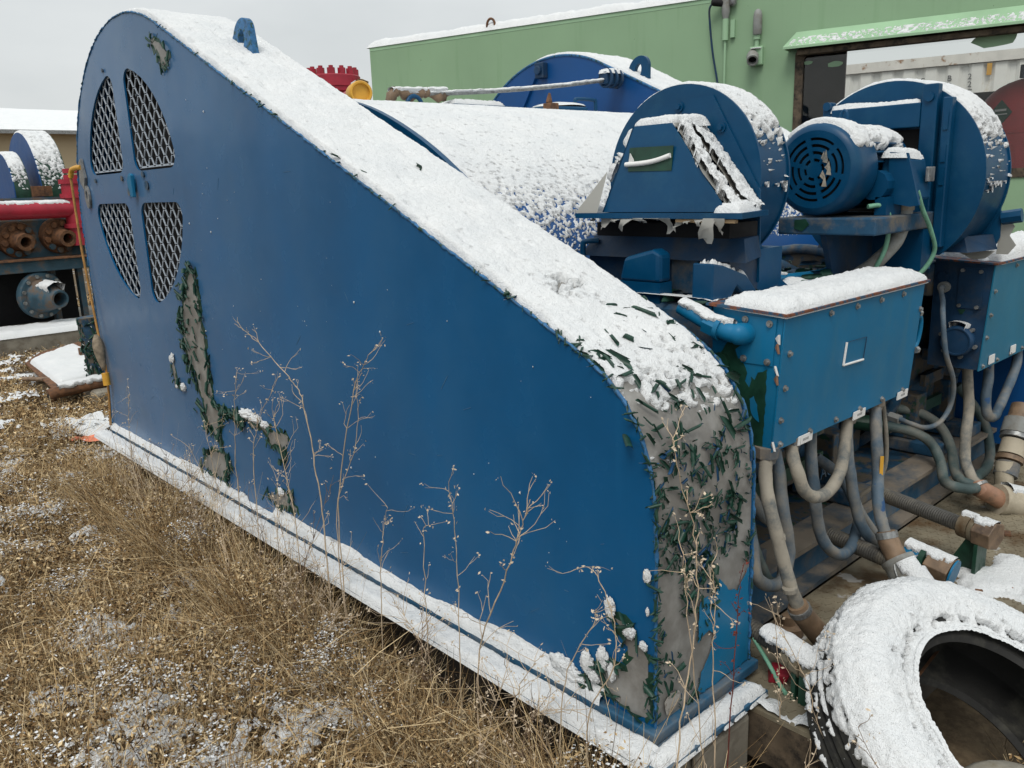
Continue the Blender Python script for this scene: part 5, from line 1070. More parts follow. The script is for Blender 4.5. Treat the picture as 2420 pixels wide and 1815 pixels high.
h = hose([(2.06, .46, .31), (2.14, 0.38, 0.30), (2.226, 0.27, 0.272), (2.273, 0.20, 0.212), (2.21, 0.13, 0.144), (2.07, 0.06, 0.098), (2.011, 0.01, 0.082), (2.03, -.03, .07)], HR * 1.1, M['hose_green'], 'grey hose, upper of the two curving from the shaft guard')
MB().cyl((2.06, .46, .31), (2.16, .365, .297), .036, seg=12).build('coupler', M['dusty_blue'], h, smooth=30)
for dz in (-.03, .03): MB().cyl((2.10, .425, .305), (2.125, .40, .302), .039, seg=8).build('union_ring', M['dusty_blue'], h)
h = hose([(2.09, .175, .845), (2.04, 0.165, 0.842), (2.0, .14, .80), (1.93, 0.11, 0.753), (1.935, 0.09, 0.613), (2.027, 0.085, 0.486), (2.072, 0.10, 0.379), (2.032, 0.12, 0.307), (1.94, 0.14, 0.299), (1.897, 0.18, 0.315), (1.907, 0.24, 0.325), (1.93, .34, .33)], .010, M['hose'], 'thin blue cable looping from the right junction box side', 'cable', cat='cable', seg=10)
MB().cyl((1.905, .23, .323), (1.912, .275, .328), .02, seg=6).build('fitting', M['grey_pipe'], h)
h = hose([(2.30, 0.13, 0.525), (2.27, 0.11, 0.43), (2.221, 0.08, 0.336), (2.124, 0.05, 0.246), (2.081, 0.03, 0.153), (2.05, -0.01, 0.093), (2.036, -0.04, 0.069)], HR * 1.15, M['hose_tan'], 'pale hose under the right junction box running to the copper coupler'); gland((2.30, .13, .522), .024, h, h=.03)
MB().tube([(2.04, -.035, .078), (2.03, -.05, .06), (2.10, -.085, .015), (2.16, -.12, -.03)], [.03, .036, .037, .036], 16).build('coupler', M['copper'], h, smooth=40)
MB().tube([(2.036, -.038, .072), (2.033, -.046, .064)], .038, 16).build('clamp', M['steel'], h)
h = hose([(2.60, .26, .33), (2.643, 0.20, 0.24), (2.70, 0.15, 0.12), (2.62, 0.10, 0.03), (2.45, 0.06, 0.008), (2.25, 0.03, 0.03), (2.12, 0.0, 0.05)], HR * 1.15, M['hose_green'], 'dark grey hose curling behind the pale hose on the right')
h = hose([(2.40, 0.08, 0.525), (2.36, 0.06, 0.44), (2.321, 0.05, 0.359), (2.332, 0.04, 0.285), (2.40, .035, .262), (2.458, 0.04, 0.278), (2.58, 0.05, 0.338), (2.68, 0.05, 0.437), (2.75, 0.07, 0.525)], HR * 1.1, M['hose'], 'blue grey hose in a V loop under the right junction box')
h = hose([(2.80, .13, .525), (2.82, 0.14, 0.40), (2.84, 0.17, 0.28), (2.85, 0.21, 0.15), (2.86, 0.26, -0.03)], HR * 1.1, M['hose_green'], 'straight dark hose, last under the right junction box')
# hoses rising to the blower motor
h = hose([(1.60, .15, 1.20), (1.59, .145, 1.14), (1.56, .16, 1.06), (1.50, .20, .99), (1.46, .24, .95)], .026, M['grey_pipe'], 'stiff grey hose dropping from the blower motor terminal box'); MB().cyl((1.60, .15, 1.225), (1.60, .15, 1.17), .032, seg=10).build('gland', M['hose_tan'], h)
h = hose([(1.56, .095, 1.235), (1.60, .088, 1.17), (1.66, .08, 1.10), (1.71, .08, 1.02), (1.70, .12, .94), (1.65, .18, .90)], .008, surf('mint_wire', (.16, .36, .25), .5, .25, 20), 'mint green earth wire, longer one below the blower motor', 'wire', cat='wire', seg=8)
h = hose([(1.42, .20, 1.19), (1.46, .17, 1.19), (1.49, .155, 1.15), (1.49, .16, 1.05), (1.48, .19, .97), (1.50, .22, .94)], .008, bpy.data.materials['mint_wire'], 'mint green earth wire, shorter one beside the grey hose', 'wire', cat='wire', seg=8)

# ================================================================== JACK RODS ON THE DECK
def rod(p0, p1, r, lab, head=True):
    p0, p1 = Vector(p0), Vector(p1); t = thing('jack_rod', lab, 'threaded rod', tuple(p0)); L = (p1 - p0).length; d = (p1 - p0).normalized(); n = int(L / .0085)
    pr = []
    for k in range(n): pr += [(r * .90, k * .0085), (r, k * .0085 + .0028), (r, k * .0085 + .005), (r * .90, k * .0085 + .0078)]
    MB().lathe(p0, d, [(0, 0)] + pr + [(0, L)], 20).build('threaded_rod', M['rod'], t, smooth=25); return t, d
t, d = rod((1.567, .137, .12), (1.49, -.215, .105), .0275, 'threaded jack rod held by a green bracket on the deck'); e = Vector((1.492, -.20, .108))
m = MB(); m.cyl(e - d * .035, e + d * .0, .043, seg=16); m.build('collar', M['deck'], t, smooth=40)
m = MB(); m.cyl(e + d * .004, e + d * .02, .044, seg=16); m.build('collar', M['deck'], t, smooth=40)
m = MB(); m.cyl(e + d * .021, e + d * .085, .052, seg=6); m.build('hex_head', M['brass'], t, bevel=.003)
snow_tube([e - d * .035, e + d * .08], .047, t, .006, 60, 7, .55, .005)
MB().prism([(e.x - .012, -.13, -.052), (e.x - .012, -.24, -.052), (e.x - .012, -.235, .075), (e.x - .012, -.195, .085)], (.014, 0, 0)).build('bracket_gusset', M['green'], t)
MB().box(e.x - .05, e.x + .05, -.238, -.226, -.052, .07).build('bracket_plate', M['green'], t)
t, d = rod((1.137, .132, .10), (1.10, -.12, .085), .0275, 'threaded jack rod in the middle, behind the thick grey pipe'); e = Vector((1.165, -.175, .10))
e = Vector((1.10, -.12, .085)); e2 = Vector((1.15, -.17, .07))
m = MB(); m.cyl((1.20, -.10, .085), (1.195, -.15, .08), .042, seg=6); m.build('nut', M['box_blue'], t, bevel=.003)
m = MB(); m.cyl((1.195, -.155, .079), (1.194, -.172, .078), .05, seg=18); m.build('washer', M['green'], t, smooth=40)
m = MB(); m.cyl((1.194, -.175, .077), (1.188, -.25, .066), .052, seg=6); m.build('hex_head', M['brass'], t, bevel=.003)
MB().cyl((1.188, -.2502, .066), (1.188, -.256, .065), .046, seg=24).build('head_face', M['box_blue'], t)
snow_tube([(1.20, -.10, .085), (1.188, -.25, .066)], .045, t, .008, 50, 17, .75, .005)
MB().box(1.15, 1.24, -.175, -.16, -.052, .05).build('bracket_plate', M['green'], t)
t, d = rod((.47, .06, .075), (.44, -.12, .055), .026, 'threaded jack rod nearest the guard, half under snow'); 
for k in range(4): MB().cyl(Vector((.442, -.105, .056)) + d * .032 * k, Vector((.442, -.105, .056)) + d * (.032 * k + .027), .037 + .004 * (k == 1), seg=16).build('nut', M['deck'], t)
snow_tube([(.455, -.03, .064), (.442, -.105, .058), (.42, -.24, .045)], .034, t, .013, 85, 27, .85, .006)
MB().box(.40, .47, -.15, -.138, -.052, .03).build('bracket_plate', M['green'], t)
MB().prism([(.40, -.16, -.052), (.40, -.29, -.052), (.40, -.29, .0), (.40, -.16, .03)], (.006, 0, 0)).build('bracket_gusset', M['green'], t)
rc = MB().obox((.46, -.07, -.03), (.02, .012, .006), (-.012, .02, 0), (0, -.006, .016)).build('red_fitting', M['red'], None, bevel=.004); tag(rc, 'small bright red fitting in the snow beside the guard end', 'fitting')
gw = MB().tube(spline([(.44, .0, .06), (.44, -.05, .0), (.43, -.09, -.04), (.41, -.12, -.046)], 5), .006, 8).build('wire', bpy.data.materials['mint_wire'], None, smooth=60); tag(gw, 'short green wire end at the foot of the guard', 'wire')
# cream elbow and camlock pipe on the right edge
ce = hose([(2.12, -.09, .0), (2.18, -.13, -.02), (2.26, -.19, -.05), (2.36, -.24, -.08)], .062, M['cream'], 'thick cream pipe lying at the right edge of the deck', 'pipe', cat='pipe', seg=20)
snow_tube([(2.14, -.10, -.005), (2.26, -.19, -.05), (2.34, -.23, -.075)], .063, ce, .01, 60, 37, .7, .008)
ck = thing('cam_lock_pipe', 'upright pipe of brown and grey cam lock couplings at right edge', 'pipe', (2.3, -.05, -.05))
cpts = [Vector(q) for q in ((2.285, -.07, -.04), (2.291, -.06, .03), (2.31, -.05, .104), (2.373, -.05, .191), (2.487, -.05, .306), (2.574, -.05, .383))]
MB().tube(spline(cpts[:3], 5), .036, 16).build('lower_pipe', M['cream'], ck, smooth=60)
for (a, b_, r, mm) in ((.05, .22, .047, 'beamtan'), (.24, .30, .054, 'brass'), (.32, .52, .05, 'cream'), (.54, .60, .06, 'steel'), (.60, .80, .062, 'grey_pipe'), (.80, 1.0, .05, 'brass')):
    q0, q1 = cpts[1].lerp(cpts[4], a), cpts[1].lerp(cpts[4], b_); MB().cyl(q0, q1, r, r * .97, 18).build('coupling', M[mm], ck, smooth=40)
MB().obox((2.40, -.10, .20), (.01, 0, 0), (0, .012, 0), (.02, 0, .07)).build('cam_lever', M['black'], ck)

# ================================================================== TYRE
ty = thing('tyre', 'worn truck tyre thick with snow leaning against the deck', 'tyre', (.60, -.62, GZ))
TN = Vector((-.04, -.53, .846)).normalized(); TC = Vector((.600, -.607, -.02)); TRO, TRI, TW = .445, .25, .20
def tyre_prof():
    h = TW; P = [(TRI, 0), (TRI + .012, .012), (TRI + .03, .010), (TRI + .07, .022), (.36, .028), (.40, .018), (.425, -.005), (TRO - .004, -.028), (TRO, -.045)]
    for c in (-.075, -.105, -.135): P += [(TRO, c + .007), (TRO - .012, c + .005), (TRO - .012, c - .005), (TRO, c - .007)]
    P += [(TRO, -.165), (.425, -.20), (.40, -.222), (.36, -.232), (TRI + .06, -.225), (TRI + .01, -.215), (TRI, -.205), (TRI + .012, -.19), (.33, -.20), (.40, -.18), (.415, -.10), (.40, -.02), (.33, -.002), (TRI + .02, -.012)]
    return P
MB().lathe(TC, TN, tyre_prof(), 96, closed=True).build('carcass', M['rubber'], ty, smooth=28)
def tyre_snow():
    P0 = [(TRI + .012, .012), (TRI + .03, .010), (TRI + .07, .022), (.36, .028), (.40, .018), (.425, -.005), (TRO - .004, -.028), (TRO, -.05), (TRO, -.09), (TRO, -.13), (TRO, -.165), (.425, -.20)]
    a_ = TN.orthogonal().normalized(); b_ = TN.cross(a_); C, s = resample([(r, h, 0) for r, h in P0], .0045); th = np.linspace(0, math.tau, 560)
    Tn = np.gradient(C, axis=0)[:, :2]; Tn /= np.linalg.norm(Tn, axis=1)[:, None]; n2 = np.stack([-Tn[:, 1], Tn[:, 0]], 1)
    rad = np.cos(th)[:, None] * np.array(a_) + np.sin(th)[:, None] * np.array(b_); tn = np.array(TN)
    P = np.array(TC) + C[:, None, 0:1] * rad[None] + C[:, None, 1:2] * tn; N = n2[:, None, 0:1] * rad[None] + n2[:, None, 1:2] * tn
    if (N[2] * tn).sum(1).mean() < 0: N = -N
    f = fbm(P, 48, 5, 5, .6); up = N[..., 2]; tread = (C[:, 0] > .44)[:, None]; hh = C[:, 1][:, None]
    f = (f - .5) * 1.7 + .5; cov = .20 + .85 * sstep(.05, .75, up); groove = np.zeros_like(up)
    for c in (-.075, -.105, -.135, -.165): groove = np.maximum(groove, np.exp(-((hh - c - .01 * (f - .5)) / .0065) ** 2))
    cov = np.where(tread, .27 + .40 * sstep(-.05, .55, up) - .85 * groove * sstep(.75, .3, up), cov)
    # scuffed arc near the bead and a paw mark
    ang = np.mod(th, math.tau)[None]; arc = np.exp(-((C[:, 0:1] - .305) / .010) ** 2) * (fbm(P, 6, 2, 9) > .46)
    cov = cov - .6 * arc - .35 * np.exp(-((C[:, 0:1] - .335) / .012) ** 2) * (fbm(P, 40, 2, 12) > .58)
    t = np.where(f < cov, (.007 + .016 * sstep(.2, .9, up)) * (.6 + .8 * fbm(P, 14, 3, 19)) * np.clip((cov - f) * 9, .35, 1) * (.75 + .5 * fbm(P, 110, 3, 17, .6)), -1)
    pc = np.array(TC) + .345 * (np.array(a_) * 0) 
    snow_grid(P, N, t, 'snow', ty)
tyre_snow()
st = thing('stone', 'flat pale stone lying inside the tyre', 'stone', (.70, -.58, GZ))
m = MB(); th = np.linspace(0, math.pi, 9)[:, None]; phi = np.linspace(0, math.tau, 18)[None]; D = np.stack([np.sin(th) * np.cos(phi), np.sin(th) * np.sin(phi), np.cos(th) + 0 * phi], -1); m.grid(np.array([.70, -.58, -.27]) + D * (.8 + .5 * fbm(D + 3, 1.4, 3, 4))[..., None] * np.array([.13, .11, .05])); m.build('body', M['stone'], st, smooth=50)
# ================================================================== SCRAP BY THE REAR OF THE GUARD
sc = thing('scrap_plate', 'bent steel plate under snow lying behind the guard', 'plate', (.5, 7.2, GZ))
MB().prism([(.38, 7.8, -.20), (.60, 8.18, -.18), (1.10, 8.45, -.16), (1.0, 6.5, -.20), (.62, 6.40, -.22), (.27, 6.47, -.22)], (0, 0, .012)).build('plate', M['rust'], sc)
snow_quad((.40, 7.75, -.19), (.95, 8.3, -.16), (.95, 6.6, -.19), (.33, 6.5, -.21), .045, sc, s=501, step=.03, edge=.05)
MB().box(.78, 1.0, 7.45, 7.5, -.16, -.07).build('red_tab', M['rust'], sc)
MB().cyl((.20, 7.1, -.21), (.45, 6.8, -.22), .02).build('bar', M['brass'], sc)
rpi = thing('rusty_pipe', 'short rusty pipe end sticking out behind the guard with snow on top', 'pipe', (.4, 6.27, GZ))
MB().tube([(.20, 6.30, -.235), (.24, 6.30, -.23), (.26, 6.3, -.22), (.75, 6.26, -.18)], [.055, .055, .046, .046], 18).build('pipe', M['rust'], rpi, smooth=40)
MB().cyl((.198, 6.3, -.235), (.205, 6.3, -.235), .045).build('bore_shade', M['black'], rpi)  # black disc on the solid pipe end, painted shade of an open bore
snow_tube([(.28, 6.3, -.22), (.72, 6.26, -.185)], .047, rpi, .03, 75, 503, .9, .02)
cb2 = thing('concrete_lump', 'pale concrete lump under the rusty pipe', 'lump', (.62, 6.3, GZ)); MB().box(.5, .8, 6.1, 6.5, GZ - .05, -.235).build('block', M['concrete'], cb2, bevel=.03)
pd = thing('peeling_drum', 'narrow blue drum with paint peeling in snowy curls behind the guard', 'drum', (.62, 6.3, GZ))
MB().cyl((.63, 6.35, GZ), (.60, 6.35, .36), .085, seg=24).build('shell', M['peel_blue'], pd, smooth=40)
m = MB()
for k in range(110):
    a = random.uniform(2.4, 5.4); z = random.uniform(-.2, .34); mb = FL[k % 16][1]; n = Vector((math.cos(a), math.sin(a), 0)); q = Matrix((n.cross(Vector((0, 0, 1))), Vector((0, 0, 1)), n)).transposed().to_4x4()
    Mx = Matrix.Translation(Vector((.615, 6.35, z)) + n * .085) @ q @ Matrix.Rotation(random.uniform(0, 6.28), 4, 'Z') @ Matrix.Scale(random.uniform(1, 2), 4); b = len(m.v); m.v += [tuple(Mx @ Vector(v)) for v in mb.v]; m.f += [tuple(b + i for i in f) for f in mb.f]; m.m += mb.m
tag(m.build('paint_flakes', [M['flake_green'], M['snow']], pd, recalc=False), kind='stuff')
bag = thing('plastic_sheet', 'crumpled white and orange plastic sheet on the grass behind the guard', 'plastic sheet', (.12, 5.1, GZ))
def crumple(x0, x1, y0, y1, z, amp, mat, s, name):
    X, Y = np.meshgrid(np.linspace(x0, x1, 24), np.linspace(y0, y1, 24), indexing='ij'); P = np.stack([X, Y, 0 * X], -1); d = fbm(P, 9, 4, s); P[..., 2] = z + amp * (d - .3); P[..., 0] += .08 * (fbm(P, 7, 3, s + 1) - .5); P[..., 1] += .2 * (fbm(P, 5, 3, s + 2) - .5)
    MB().grid(P).build(name, mat, bag, smooth=40, recalc=False)
crumple(-.08, .30, 4.95, 5.5, GZ + .06, .18, M['snow'], 600, 'white_sheet'); crumple(-.02, .16, 4.80, 4.93, GZ + .07, .10, M['orange'], 610, 'orange_mesh')

# ================================================================== DRY GROUND COVER
def plain(name, c):
    m, nt, p = M_new(name); p.inputs['Base Color'].default_value = c + (1,); p.inputs['Roughness'].default_value = .9; p.inputs['Specular IOR Level'].default_value = .15; return m
BM = [plain('straw_pale', (.70, .55, .33)), plain('straw_tan', (.52, .37, .19)), plain('straw_brown', (.27, .17, .08)), plain('straw_grey', (.38, .31, .21)), plain('straw_dark', (.07, .042, .022)), plain('snow_crumb', (.74, .76, .77))]
def quads_mesh(name, V, mi):
    n = len(V); me = bpy.data.meshes.new(name); me.vertices.add(n * 4); me.vertices.foreach_set('co', V.reshape(-1).astype(np.float32)); me.loops.add(n * 4); me.loops.foreach_set('vertex_index', np.arange(n * 4, dtype=np.int32))
    me.polygons.add(n); me.polygons.foreach_set('loop_start', np.arange(0, n * 4, 4, dtype=np.int32)); me.polygons.foreach_set('loop_total', np.full(n, 4, np.int32)); me.polygons.foreach_set('material_index', mi.astype(np.int32))
    for q in BM: me.materials.append(q)
    me.update(); me.validate(); o = bpy.data.objects.new(name, me); COL.objects.link(o); return o
def rnd_dirs(n, zs=1.0):
    d = RNG.normal(size=(n, 3)); d[:, 2] *= zs; return d / np.linalg.norm(d, axis=1)[:, None]
def brush(name, label, n_leaf, n_stem, reg, hmax, lsz, cut=None, flat=.0):
    x0, x1, y0, y1 = reg
    def pts(n):
        p = np.stack([RNG.uniform(x0, x1, n), RNG.uniform(y0, y1, n), np.zeros(n)], 1); return p if cut is None else p[cut(p)]
    p = pts(n_leaf); n = len(p); hh = hmax * (.12 + 1.6 * fbm(p, 3.2, 3, 41)); cl = fbm(p, 2.6, 3, 42)
    p[:, 2] = GZ + hh * RNG.random(n) ** .75
    top = (p[:, 2] - GZ) / (hh + 1e-6); sn = fbm(p, 4.2, 4, 43); sn2 = fbm(p, 22, 3, 44); white = (sn + .55 * (sn2 - .5) > .655) & (RNG.random(n) < .55) & (top > .2) | (RNG.random(n) < .02)
    a = rnd_dirs(n); a[white, 2] *= .25; a /= np.linalg.norm(a, axis=1)[:, None]; b = np.cross(a, np.where(white[:, None], np.array([0, 0, 1.]) + .3 * rnd_dirs(n), rnd_dirs(n))); b /= np.linalg.norm(b, axis=1)[:, None]; L = lsz * RNG.uniform(.5, 1.5, n)[:, None]; W = L * RNG.uniform(.16, .5, n)[:, None]
    L = np.where(white[:, None], L * .62, L); W = np.where(white[:, None], L * .7, W)
    V = np.stack([p - a * L, p - b * W + a * L * .2, p + a * L, p + b * W + a * L * .2], 1)
    r = RNG.random(n)
    mi = np.where(r < .20, 0, np.where(r < .42, 1, np.where(r < .68, 2, np.where(r < .78, 3, 4))))
    mi = np.where(white, 5, mi)
    S = pts(n_stem); k = len(S); h2 = hmax * (.2 + 1.5 * fbm(S, 3.2, 3, 41)) * RNG.uniform(.5, 1.35, k); S[:, 2] = GZ - .01
    d = RNG.normal(size=(k, 3)) * .45; d[:, 2] = 1; lay = RNG.random(k) < flat; d[lay, 2] = .22; d[lay, :2] *= 2.2; d /= np.linalg.norm(d, axis=1)[:, None]
    S[lay, 2] += RNG.random(lay.sum()) * hmax * .8
    w = np.cross(d, rnd_dirs(k)); w /= np.linalg.norm(w, axis=1)[:, None]; w *= (lsz * .15 * RNG.uniform(.5, 1.6, k))[:, None]
    mid = S + d * h2[:, None] * .55 + RNG.normal(size=(k, 3)) * .012; tip = mid + (d + RNG.normal(size=(k, 3)) * .35) * h2[:, None] * .5
    V2 = np.concatenate([np.stack([S - w, S + w, mid + w * .8, mid - w * .8], 1), np.stack([mid - w * .8, mid + w * .8, tip + w * .3, tip - w * .3], 1)])
    m0 = RNG.choice([0, 1, 2, 3, 4], k, p=[.26, .26, .24, .08, .16]); m2 = np.concatenate([m0, m0])
    o = quads_mesh(name, np.concatenate([V, V2]), np.concatenate([mi, m2])); tag(o, label, 'grass', kind='stuff'); return o
def ground_snow(x0, x1, y0, y1, step, hmax, name, label):
    X, Y = np.meshgrid(np.arange(x0, x1, step), np.arange(y0, y1, step), indexing='ij'); P = np.stack([X, Y, 0 * X], -1)
    hh = hmax * (.12 + 1.6 * fbm(P, 3.2, 3, 41)); sn = fbm(P, 4.2, 4, 43) + .55 * (fbm(P, 22, 3, 44) - .5); e = sn - .625 + .22 * (fbm(P, 70, 3, 45) - .5)
    P[..., 2] = GZ + hh * .55 + .022 * fbm(P, 40, 3, 46) + .02 * np.clip(e * 8, 0, 1)
    keep = (e > 0); keep = keep[:-1, :-1] & keep[1:, :-1] & keep[:-1, 1:] & keep[1:, 1:]; ok = ~((P[..., 0] > -.06) & (P[..., 1] > -.1) & (P[..., 1] < 4.0)); keep &= ok[:-1, :-1]
    mb = MB().grid(P, keep=keep); o = mb.build(name, M['snow'], None, recalc=False); o.data.polygons.foreach_set('use_smooth', [True] * len(o.data.polygons)); tag(o, label, 'snow', kind='stuff')
ground_snow(-1.5, -.06, -.5, 3.0, .009, .17, 'ground_snow', 'patches of thin snow lying among the dry weeds in the foreground')
ground_snow(-2.0, 1.0, 3.0, 9.0, .018, .15, 'ground_snow', 'patches of thin snow lying on the grass towards the far pump')
inside = lambda p: ~((p[:, 0] > -.02) & (p[:, 0] < 3.2) & (p[:, 1] > -.05) & (p[:, 1] < 4.0)) & ~((p[:, 0] > .30) & (p[:, 1] > -.95) & (p[:, 1] < .2))
near_c = lambda p: inside(p) & (np.hypot(p[:, 0] + 1.42, p[:, 1] + 1.08) > .55)
brush('dry_ground_cover', 'dense dry brown weeds and leaf litter flecked with snow in the foreground', 230000, 52000, (-1.5, .02, -.75, 2.6), .17, .0080, near_c, .35)
brush('dry_ground_cover', 'dry brown weeds flecked with snow along the far half of the guard', 120000, 28000, (-2.0, .05, 2.6, 5.2), .15, .0095, near_c, .4)
brush('dry_ground_cover', 'thin dry grass between the guard and the far pump', 60000, 22000, (-2.4, 2.0, 5.2, 9.0), .12, .014, lambda p: inside(p) & ~((p[:, 0] > .3) & (p[:, 0] < 1.0) & (p[:, 1] > 6.4) & (p[:, 1] < 8.2)), .5)
brush('dry_ground_cover', 'dry weeds growing at the front corner of the guard and inside the tyre', 16000, 5200, (-.35, .95, -1.15, -.10), .12, .0085, lambda p: ~((p[:, 0] > .30) & (p[:, 1] > -.55)), .35)
brush('dry_ground_cover', 'dry grass across the open ground to the left', 40000, 10000, (-7, 3, 9.0, 14), .14, .03, lambda p: ~((p[:, 0] > -3) & (p[:, 0] < 2.3) & (p[:, 1] < 11.2)), .3)
# taller fringe leaning on the flange
m_fr = lambda p: (p[:, 0] > -.27 - .12 * fbm(p, 3, 2, 9))
brush('dry_fringe', 'taller dry weeds fringing the snowy foot flange', 70000, 17000, (-.34, -.112, -.15, 3.8), .31, .0065, m_fr, .15)

# ================================================================== TALL WEEDS
WM = surf('dry_stalk', (.50, .39, .27), .8, .3, 30, bstr=0); WP = surf('dry_seed', (.56, .46, .34), .85, .25, 40, bstr=0); WR = surf('red_brown_stalk', (.13, .028, .02), .8, .4, 30, bstr=0); WD = surf('dark_stalk', (.17, .115, .075), .8, .3, 30, bstr=0)
def weed(pts, label, r=.0034, nb=9, bl_=.09, mat=None, seed=0, seeds=1.0, mat2=None):
    r *= .66
    rnd = random.Random(seed * 17 + 3); P = [Vector(p) for p in pts]; base = Vector((P[0].x + rnd.uniform(-.02, .02), P[0].y + rnd.uniform(-.02, .02), GZ - .02)); P = [base] + P
    sp_ = spline(P, 8); n = len(sp_); sp_ = [p + Vector((rnd.gauss(0, .0014), rnd.gauss(0, .0018), 0)) for p in sp_]
    t = thing('weed', label, 'weed', tuple(base)); m = MB(); s = MB()
    m.tube(sp_, [r * (1 - .72 * i / n) for i in range(n)], 6)
    def seedat(p, k=1):
        for _ in range(k):
            q = p + Vector((rnd.gauss(0, .005), rnd.gauss(0, .005), rnd.gauss(0, .005))); a = Vector((rnd.gauss(0, 1), rnd.gauss(0, 1), rnd.gauss(0, 1))).normalized(); b = a.orthogonal().normalized(); L = rnd.uniform(.002, .006)
            s.add([q - a * L, q + b * L * .5, q + a * L, q - b * L * .5 + a.cross(b) * L * .4], [(0, 1, 2), (0, 2, 3)])
    for k in range(nb):
        i = int(n * rnd.uniform(.30, .98)); p = sp_[i]; tdir = (sp_[min(i + 1, n - 1)] - sp_[i - 1]).normalized(); side = Vector((rnd.gauss(0, .6), rnd.gauss(0, 1), rnd.gauss(.2, .4))).normalized()
        L = bl_ * rnd.uniform(.35, 1.2); d = (tdir * rnd.uniform(.3, 1.0) + side * .8).normalized(); q = [p]; 
        for j in range(5): d = (d + Vector((rnd.gauss(0, .22), rnd.gauss(0, .25), rnd.gauss(.05, .2)))).normalized(); q.append(q[-1] + d * L / 5)
        m.tube(q, [r * .42, r * .4, r * .34, r * .3, r * .25, r * .2], 4)
        if rnd.random() < .75 * seeds: seedat(q[-1], rnd.randint(1, 4))
        if rnd.random() < .6:
            e = q[3]; d2 = (d + side).normalized(); q2 = [e, e + d2 * L * .2, e + (d2 + Vector((0, rnd.gauss(0, .4), .3))).normalized() * L * .42]; m.tube(q2, [r * .3, r * .25, r * .18], 4); seedat(q2[-1], rnd.randint(1, 4))
    for k in range(int(10 * seeds)): seedat(sp_[int(n * rnd.uniform(.45, .99))], rnd.randint(1, 2))
    m.build('stalk', mat or WM, t, smooth=80); 
    if s.f: tag(s.build('seed_heads', mat2 or WP, t, recalc=False), kind='stuff')
    return t
X_ = -.135
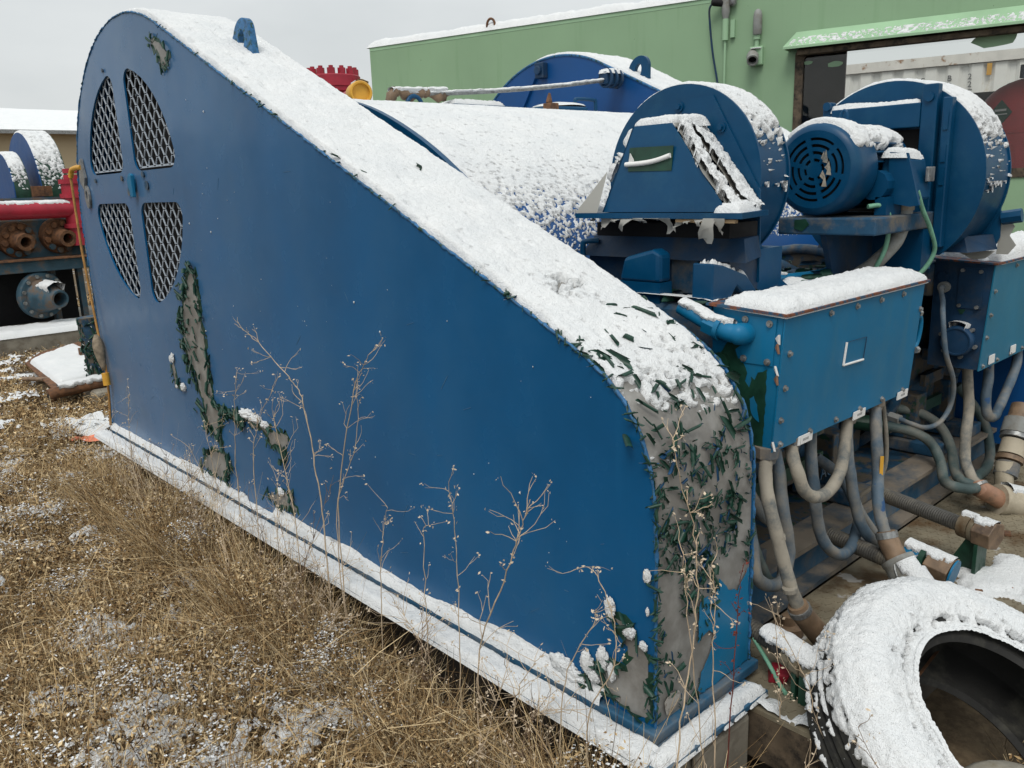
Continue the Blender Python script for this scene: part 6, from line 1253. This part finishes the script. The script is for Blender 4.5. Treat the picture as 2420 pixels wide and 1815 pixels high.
WEEDS = [
 ([(X_, 1.303, 0.120), (X_, 1.324, 0.407), (X_, 1.370, 0.620), (X_, 1.457, 0.695), (X_, 1.685, 0.801), (X_, 1.831, 0.841)], 'tallest bare weed stalk, bending left across the guard face', .0042, 16, .09),
 ([(X_, 1.201, 0.243), (X_, 1.062, 0.659), (X_, 0.998, 0.774), (X_, 0.896, 0.871)], 'tall weed stalk leaning right beside the tallest one', .0036, 15, .09),
 ([(X_, 1.218, 0.223), (X_, 1.055, 0.538), (X_, 1.014, 0.746)], 'weed stalk standing just right of the tallest stalk', .0032, 11, .08),
 ([(X_, 0.505, 0.015), (X_, 0.367, 0.343), (X_, 0.313, 0.474), (X_, 0.273, 0.563)], 'branched weed leaning right before the middle of the flange', .0042, 18, .12),
 ([(X_, 0.584, 0.074), (X_, 0.577, 0.397), (X_, 0.595, 0.515)], 'upright thin weed left of the branched one', .003, 12, .08),
 ([(X_, 0.098, 0.037), (X_, 0.012, 0.229), (X_, 0.023, 0.368), (X_, 0.077, 0.443), (X_, 0.125, 0.433)], 'weed with a hooked tip near the front of the guard face', .003, 10, .09),
 ([(X_, 0.738, 0.012), (X_, 0.728, 0.327), (X_, 0.683, 0.378)], 'short upright weed with a bent tip left of the branched weed', .003, 11, .08),
 ([(X_, 1.975, 0.203), (X_, 1.915, 0.511), (X_, 1.861, 0.652)], 'weed stalk with seed tip before the peeled patch', .003, 13, .08),
 ([(X_, 1.809, 0.277), (X_, 1.727, 0.479), (X_, 1.559, 0.650)], 'weed arching right before the peeled patch', .003, 12, .1),
 ([(X_, 3.258, 0.015), (X_, 3.235, 0.188), (X_, 3.156, 0.361)], 'small weed by the rear end of the flange', .003, 10, .08),
 ([(X_, 1.509, 0.122), (X_, 1.574, 0.428), (X_, 1.595, 0.550)], 'weed with many twigs below the tallest stalk', .0034, 20, .12),
 ([(X_, 0.976, 0.063), (X_, 0.940, 0.262), (X_, 0.903, 0.370)], 'low twiggy weed between the tallest and branched weeds', .003, 14, .09),
 ([(X_, 0.180, 0.076), (X_, 0.079, 0.302), (X_, 0.065, 0.350)], 'low weed in front of the bare corner patch', .003, 10, .07),
 ([(-.117, -.15, .066), (-.062, -.15, .342), (-.06, -.15, .549), (-.131, -.15, .746), (-.146, -.15, .803)], 'very tall pale weed with feathery tip before the guard end', .0034, 14, .07),
 ([(.033, -.15, -.029), (.014, -.15, .246), (.017, -.15, .382), (-.004, -.15, .491)], 'pale weed with star shaped top before the guard end', .0032, 12, .09),
 ([(-.019, -.15, .0), (-.087, -.15, .402), (-.11, -.15, .547)], 'slender weed just left of the star topped one', .003, 9, .08),
 ([(.31, -.16, -.05), (.30, -.155, .10), (.271, -.15, .281)], 'thin pale weed standing beside the jack rod nearest the guard', .003, 7, .06),
 ([(.30, -.25, .02), (.28, -.22, .14), (.22, -.20, .26), (.20, -.2, .33)], 'forked weed leaning left in front of the brown coupler', .0025, 9, .12),
 ([(X_, 2.165, -0.038), (X_, 2.207, 0.208), (X_, 2.240, 0.390)], 'weed left of the peeled patch', .003, 16, .1),
 ([(X_, 1.683, -0.071), (X_, 1.651, 0.122), (X_, 1.619, 0.272)], 'bushy low weed under the peeled patch', .003, 20, .11),
 ([(-.24, .25, .0), (-.24, .21, .15), (-.24, .13, .26)], 'low branching weed right of the branched one', .003, 14, .1),
]
for k, (p, l, r, nb, bl_) in enumerate(WEEDS): weed(p, l, r, nb, bl_, seed=k)
weed([(.086, -.15, -.035), (.107, -.15, .27), (.124, -.15, .445)], 'dark red dock stalk with seed clusters before the guard end', .0034, 5, .05, WR, 77, 3.0, WR)
ORD = ['first', 'second', 'third', 'fourth', 'fifth', 'sixth', 'seventh', 'eighth', 'ninth', 'tenth', 'eleventh', 'twelfth', 'thirteenth', 'fourteenth', 'fifteenth', 'sixteenth', 'seventeenth', 'eighteenth', 'nineteenth', 'twentieth', 'twenty first', 'twenty second', 'twenty third', 'twenty fourth', 'twenty fifth', 'twenty sixth']
for k, y in enumerate(sorted(RNG.uniform(.0, 3.3, 26))):
    x = RNG.uniform(-.28, -.125); h_ = RNG.uniform(.02, .26)
    t = weed([(x, y, -.15), (x + RNG.normal() * .03, y + RNG.normal() * .05, -.05), (x + RNG.normal() * .05, y + RNG.normal() * .08, h_)], 'short dry weed by the snowy flange, %s from the front' % ORD[k], .0034, 24, .11, WD if k % 3 == 0 else WM, 200 + k)
    t['group'] = 'short weeds along the flange'
for k, x in enumerate(sorted(RNG.uniform(-.30, .28, 12))):
    y = RNG.uniform(-.55, -.2); h_ = RNG.uniform(-.05, .14)
    t = weed([(x, y, -.2), (x + RNG.normal() * .02, y + RNG.normal() * .03, -.08), (x + RNG.normal() * .06, y + RNG.normal() * .06, h_)], 'short dry weed before the guard end, %s from the left' % ORD[k], .0032, 10, .09, WD if k % 3 == 0 else WM, 300 + k)
    t['group'] = 'short weeds at the guard end'
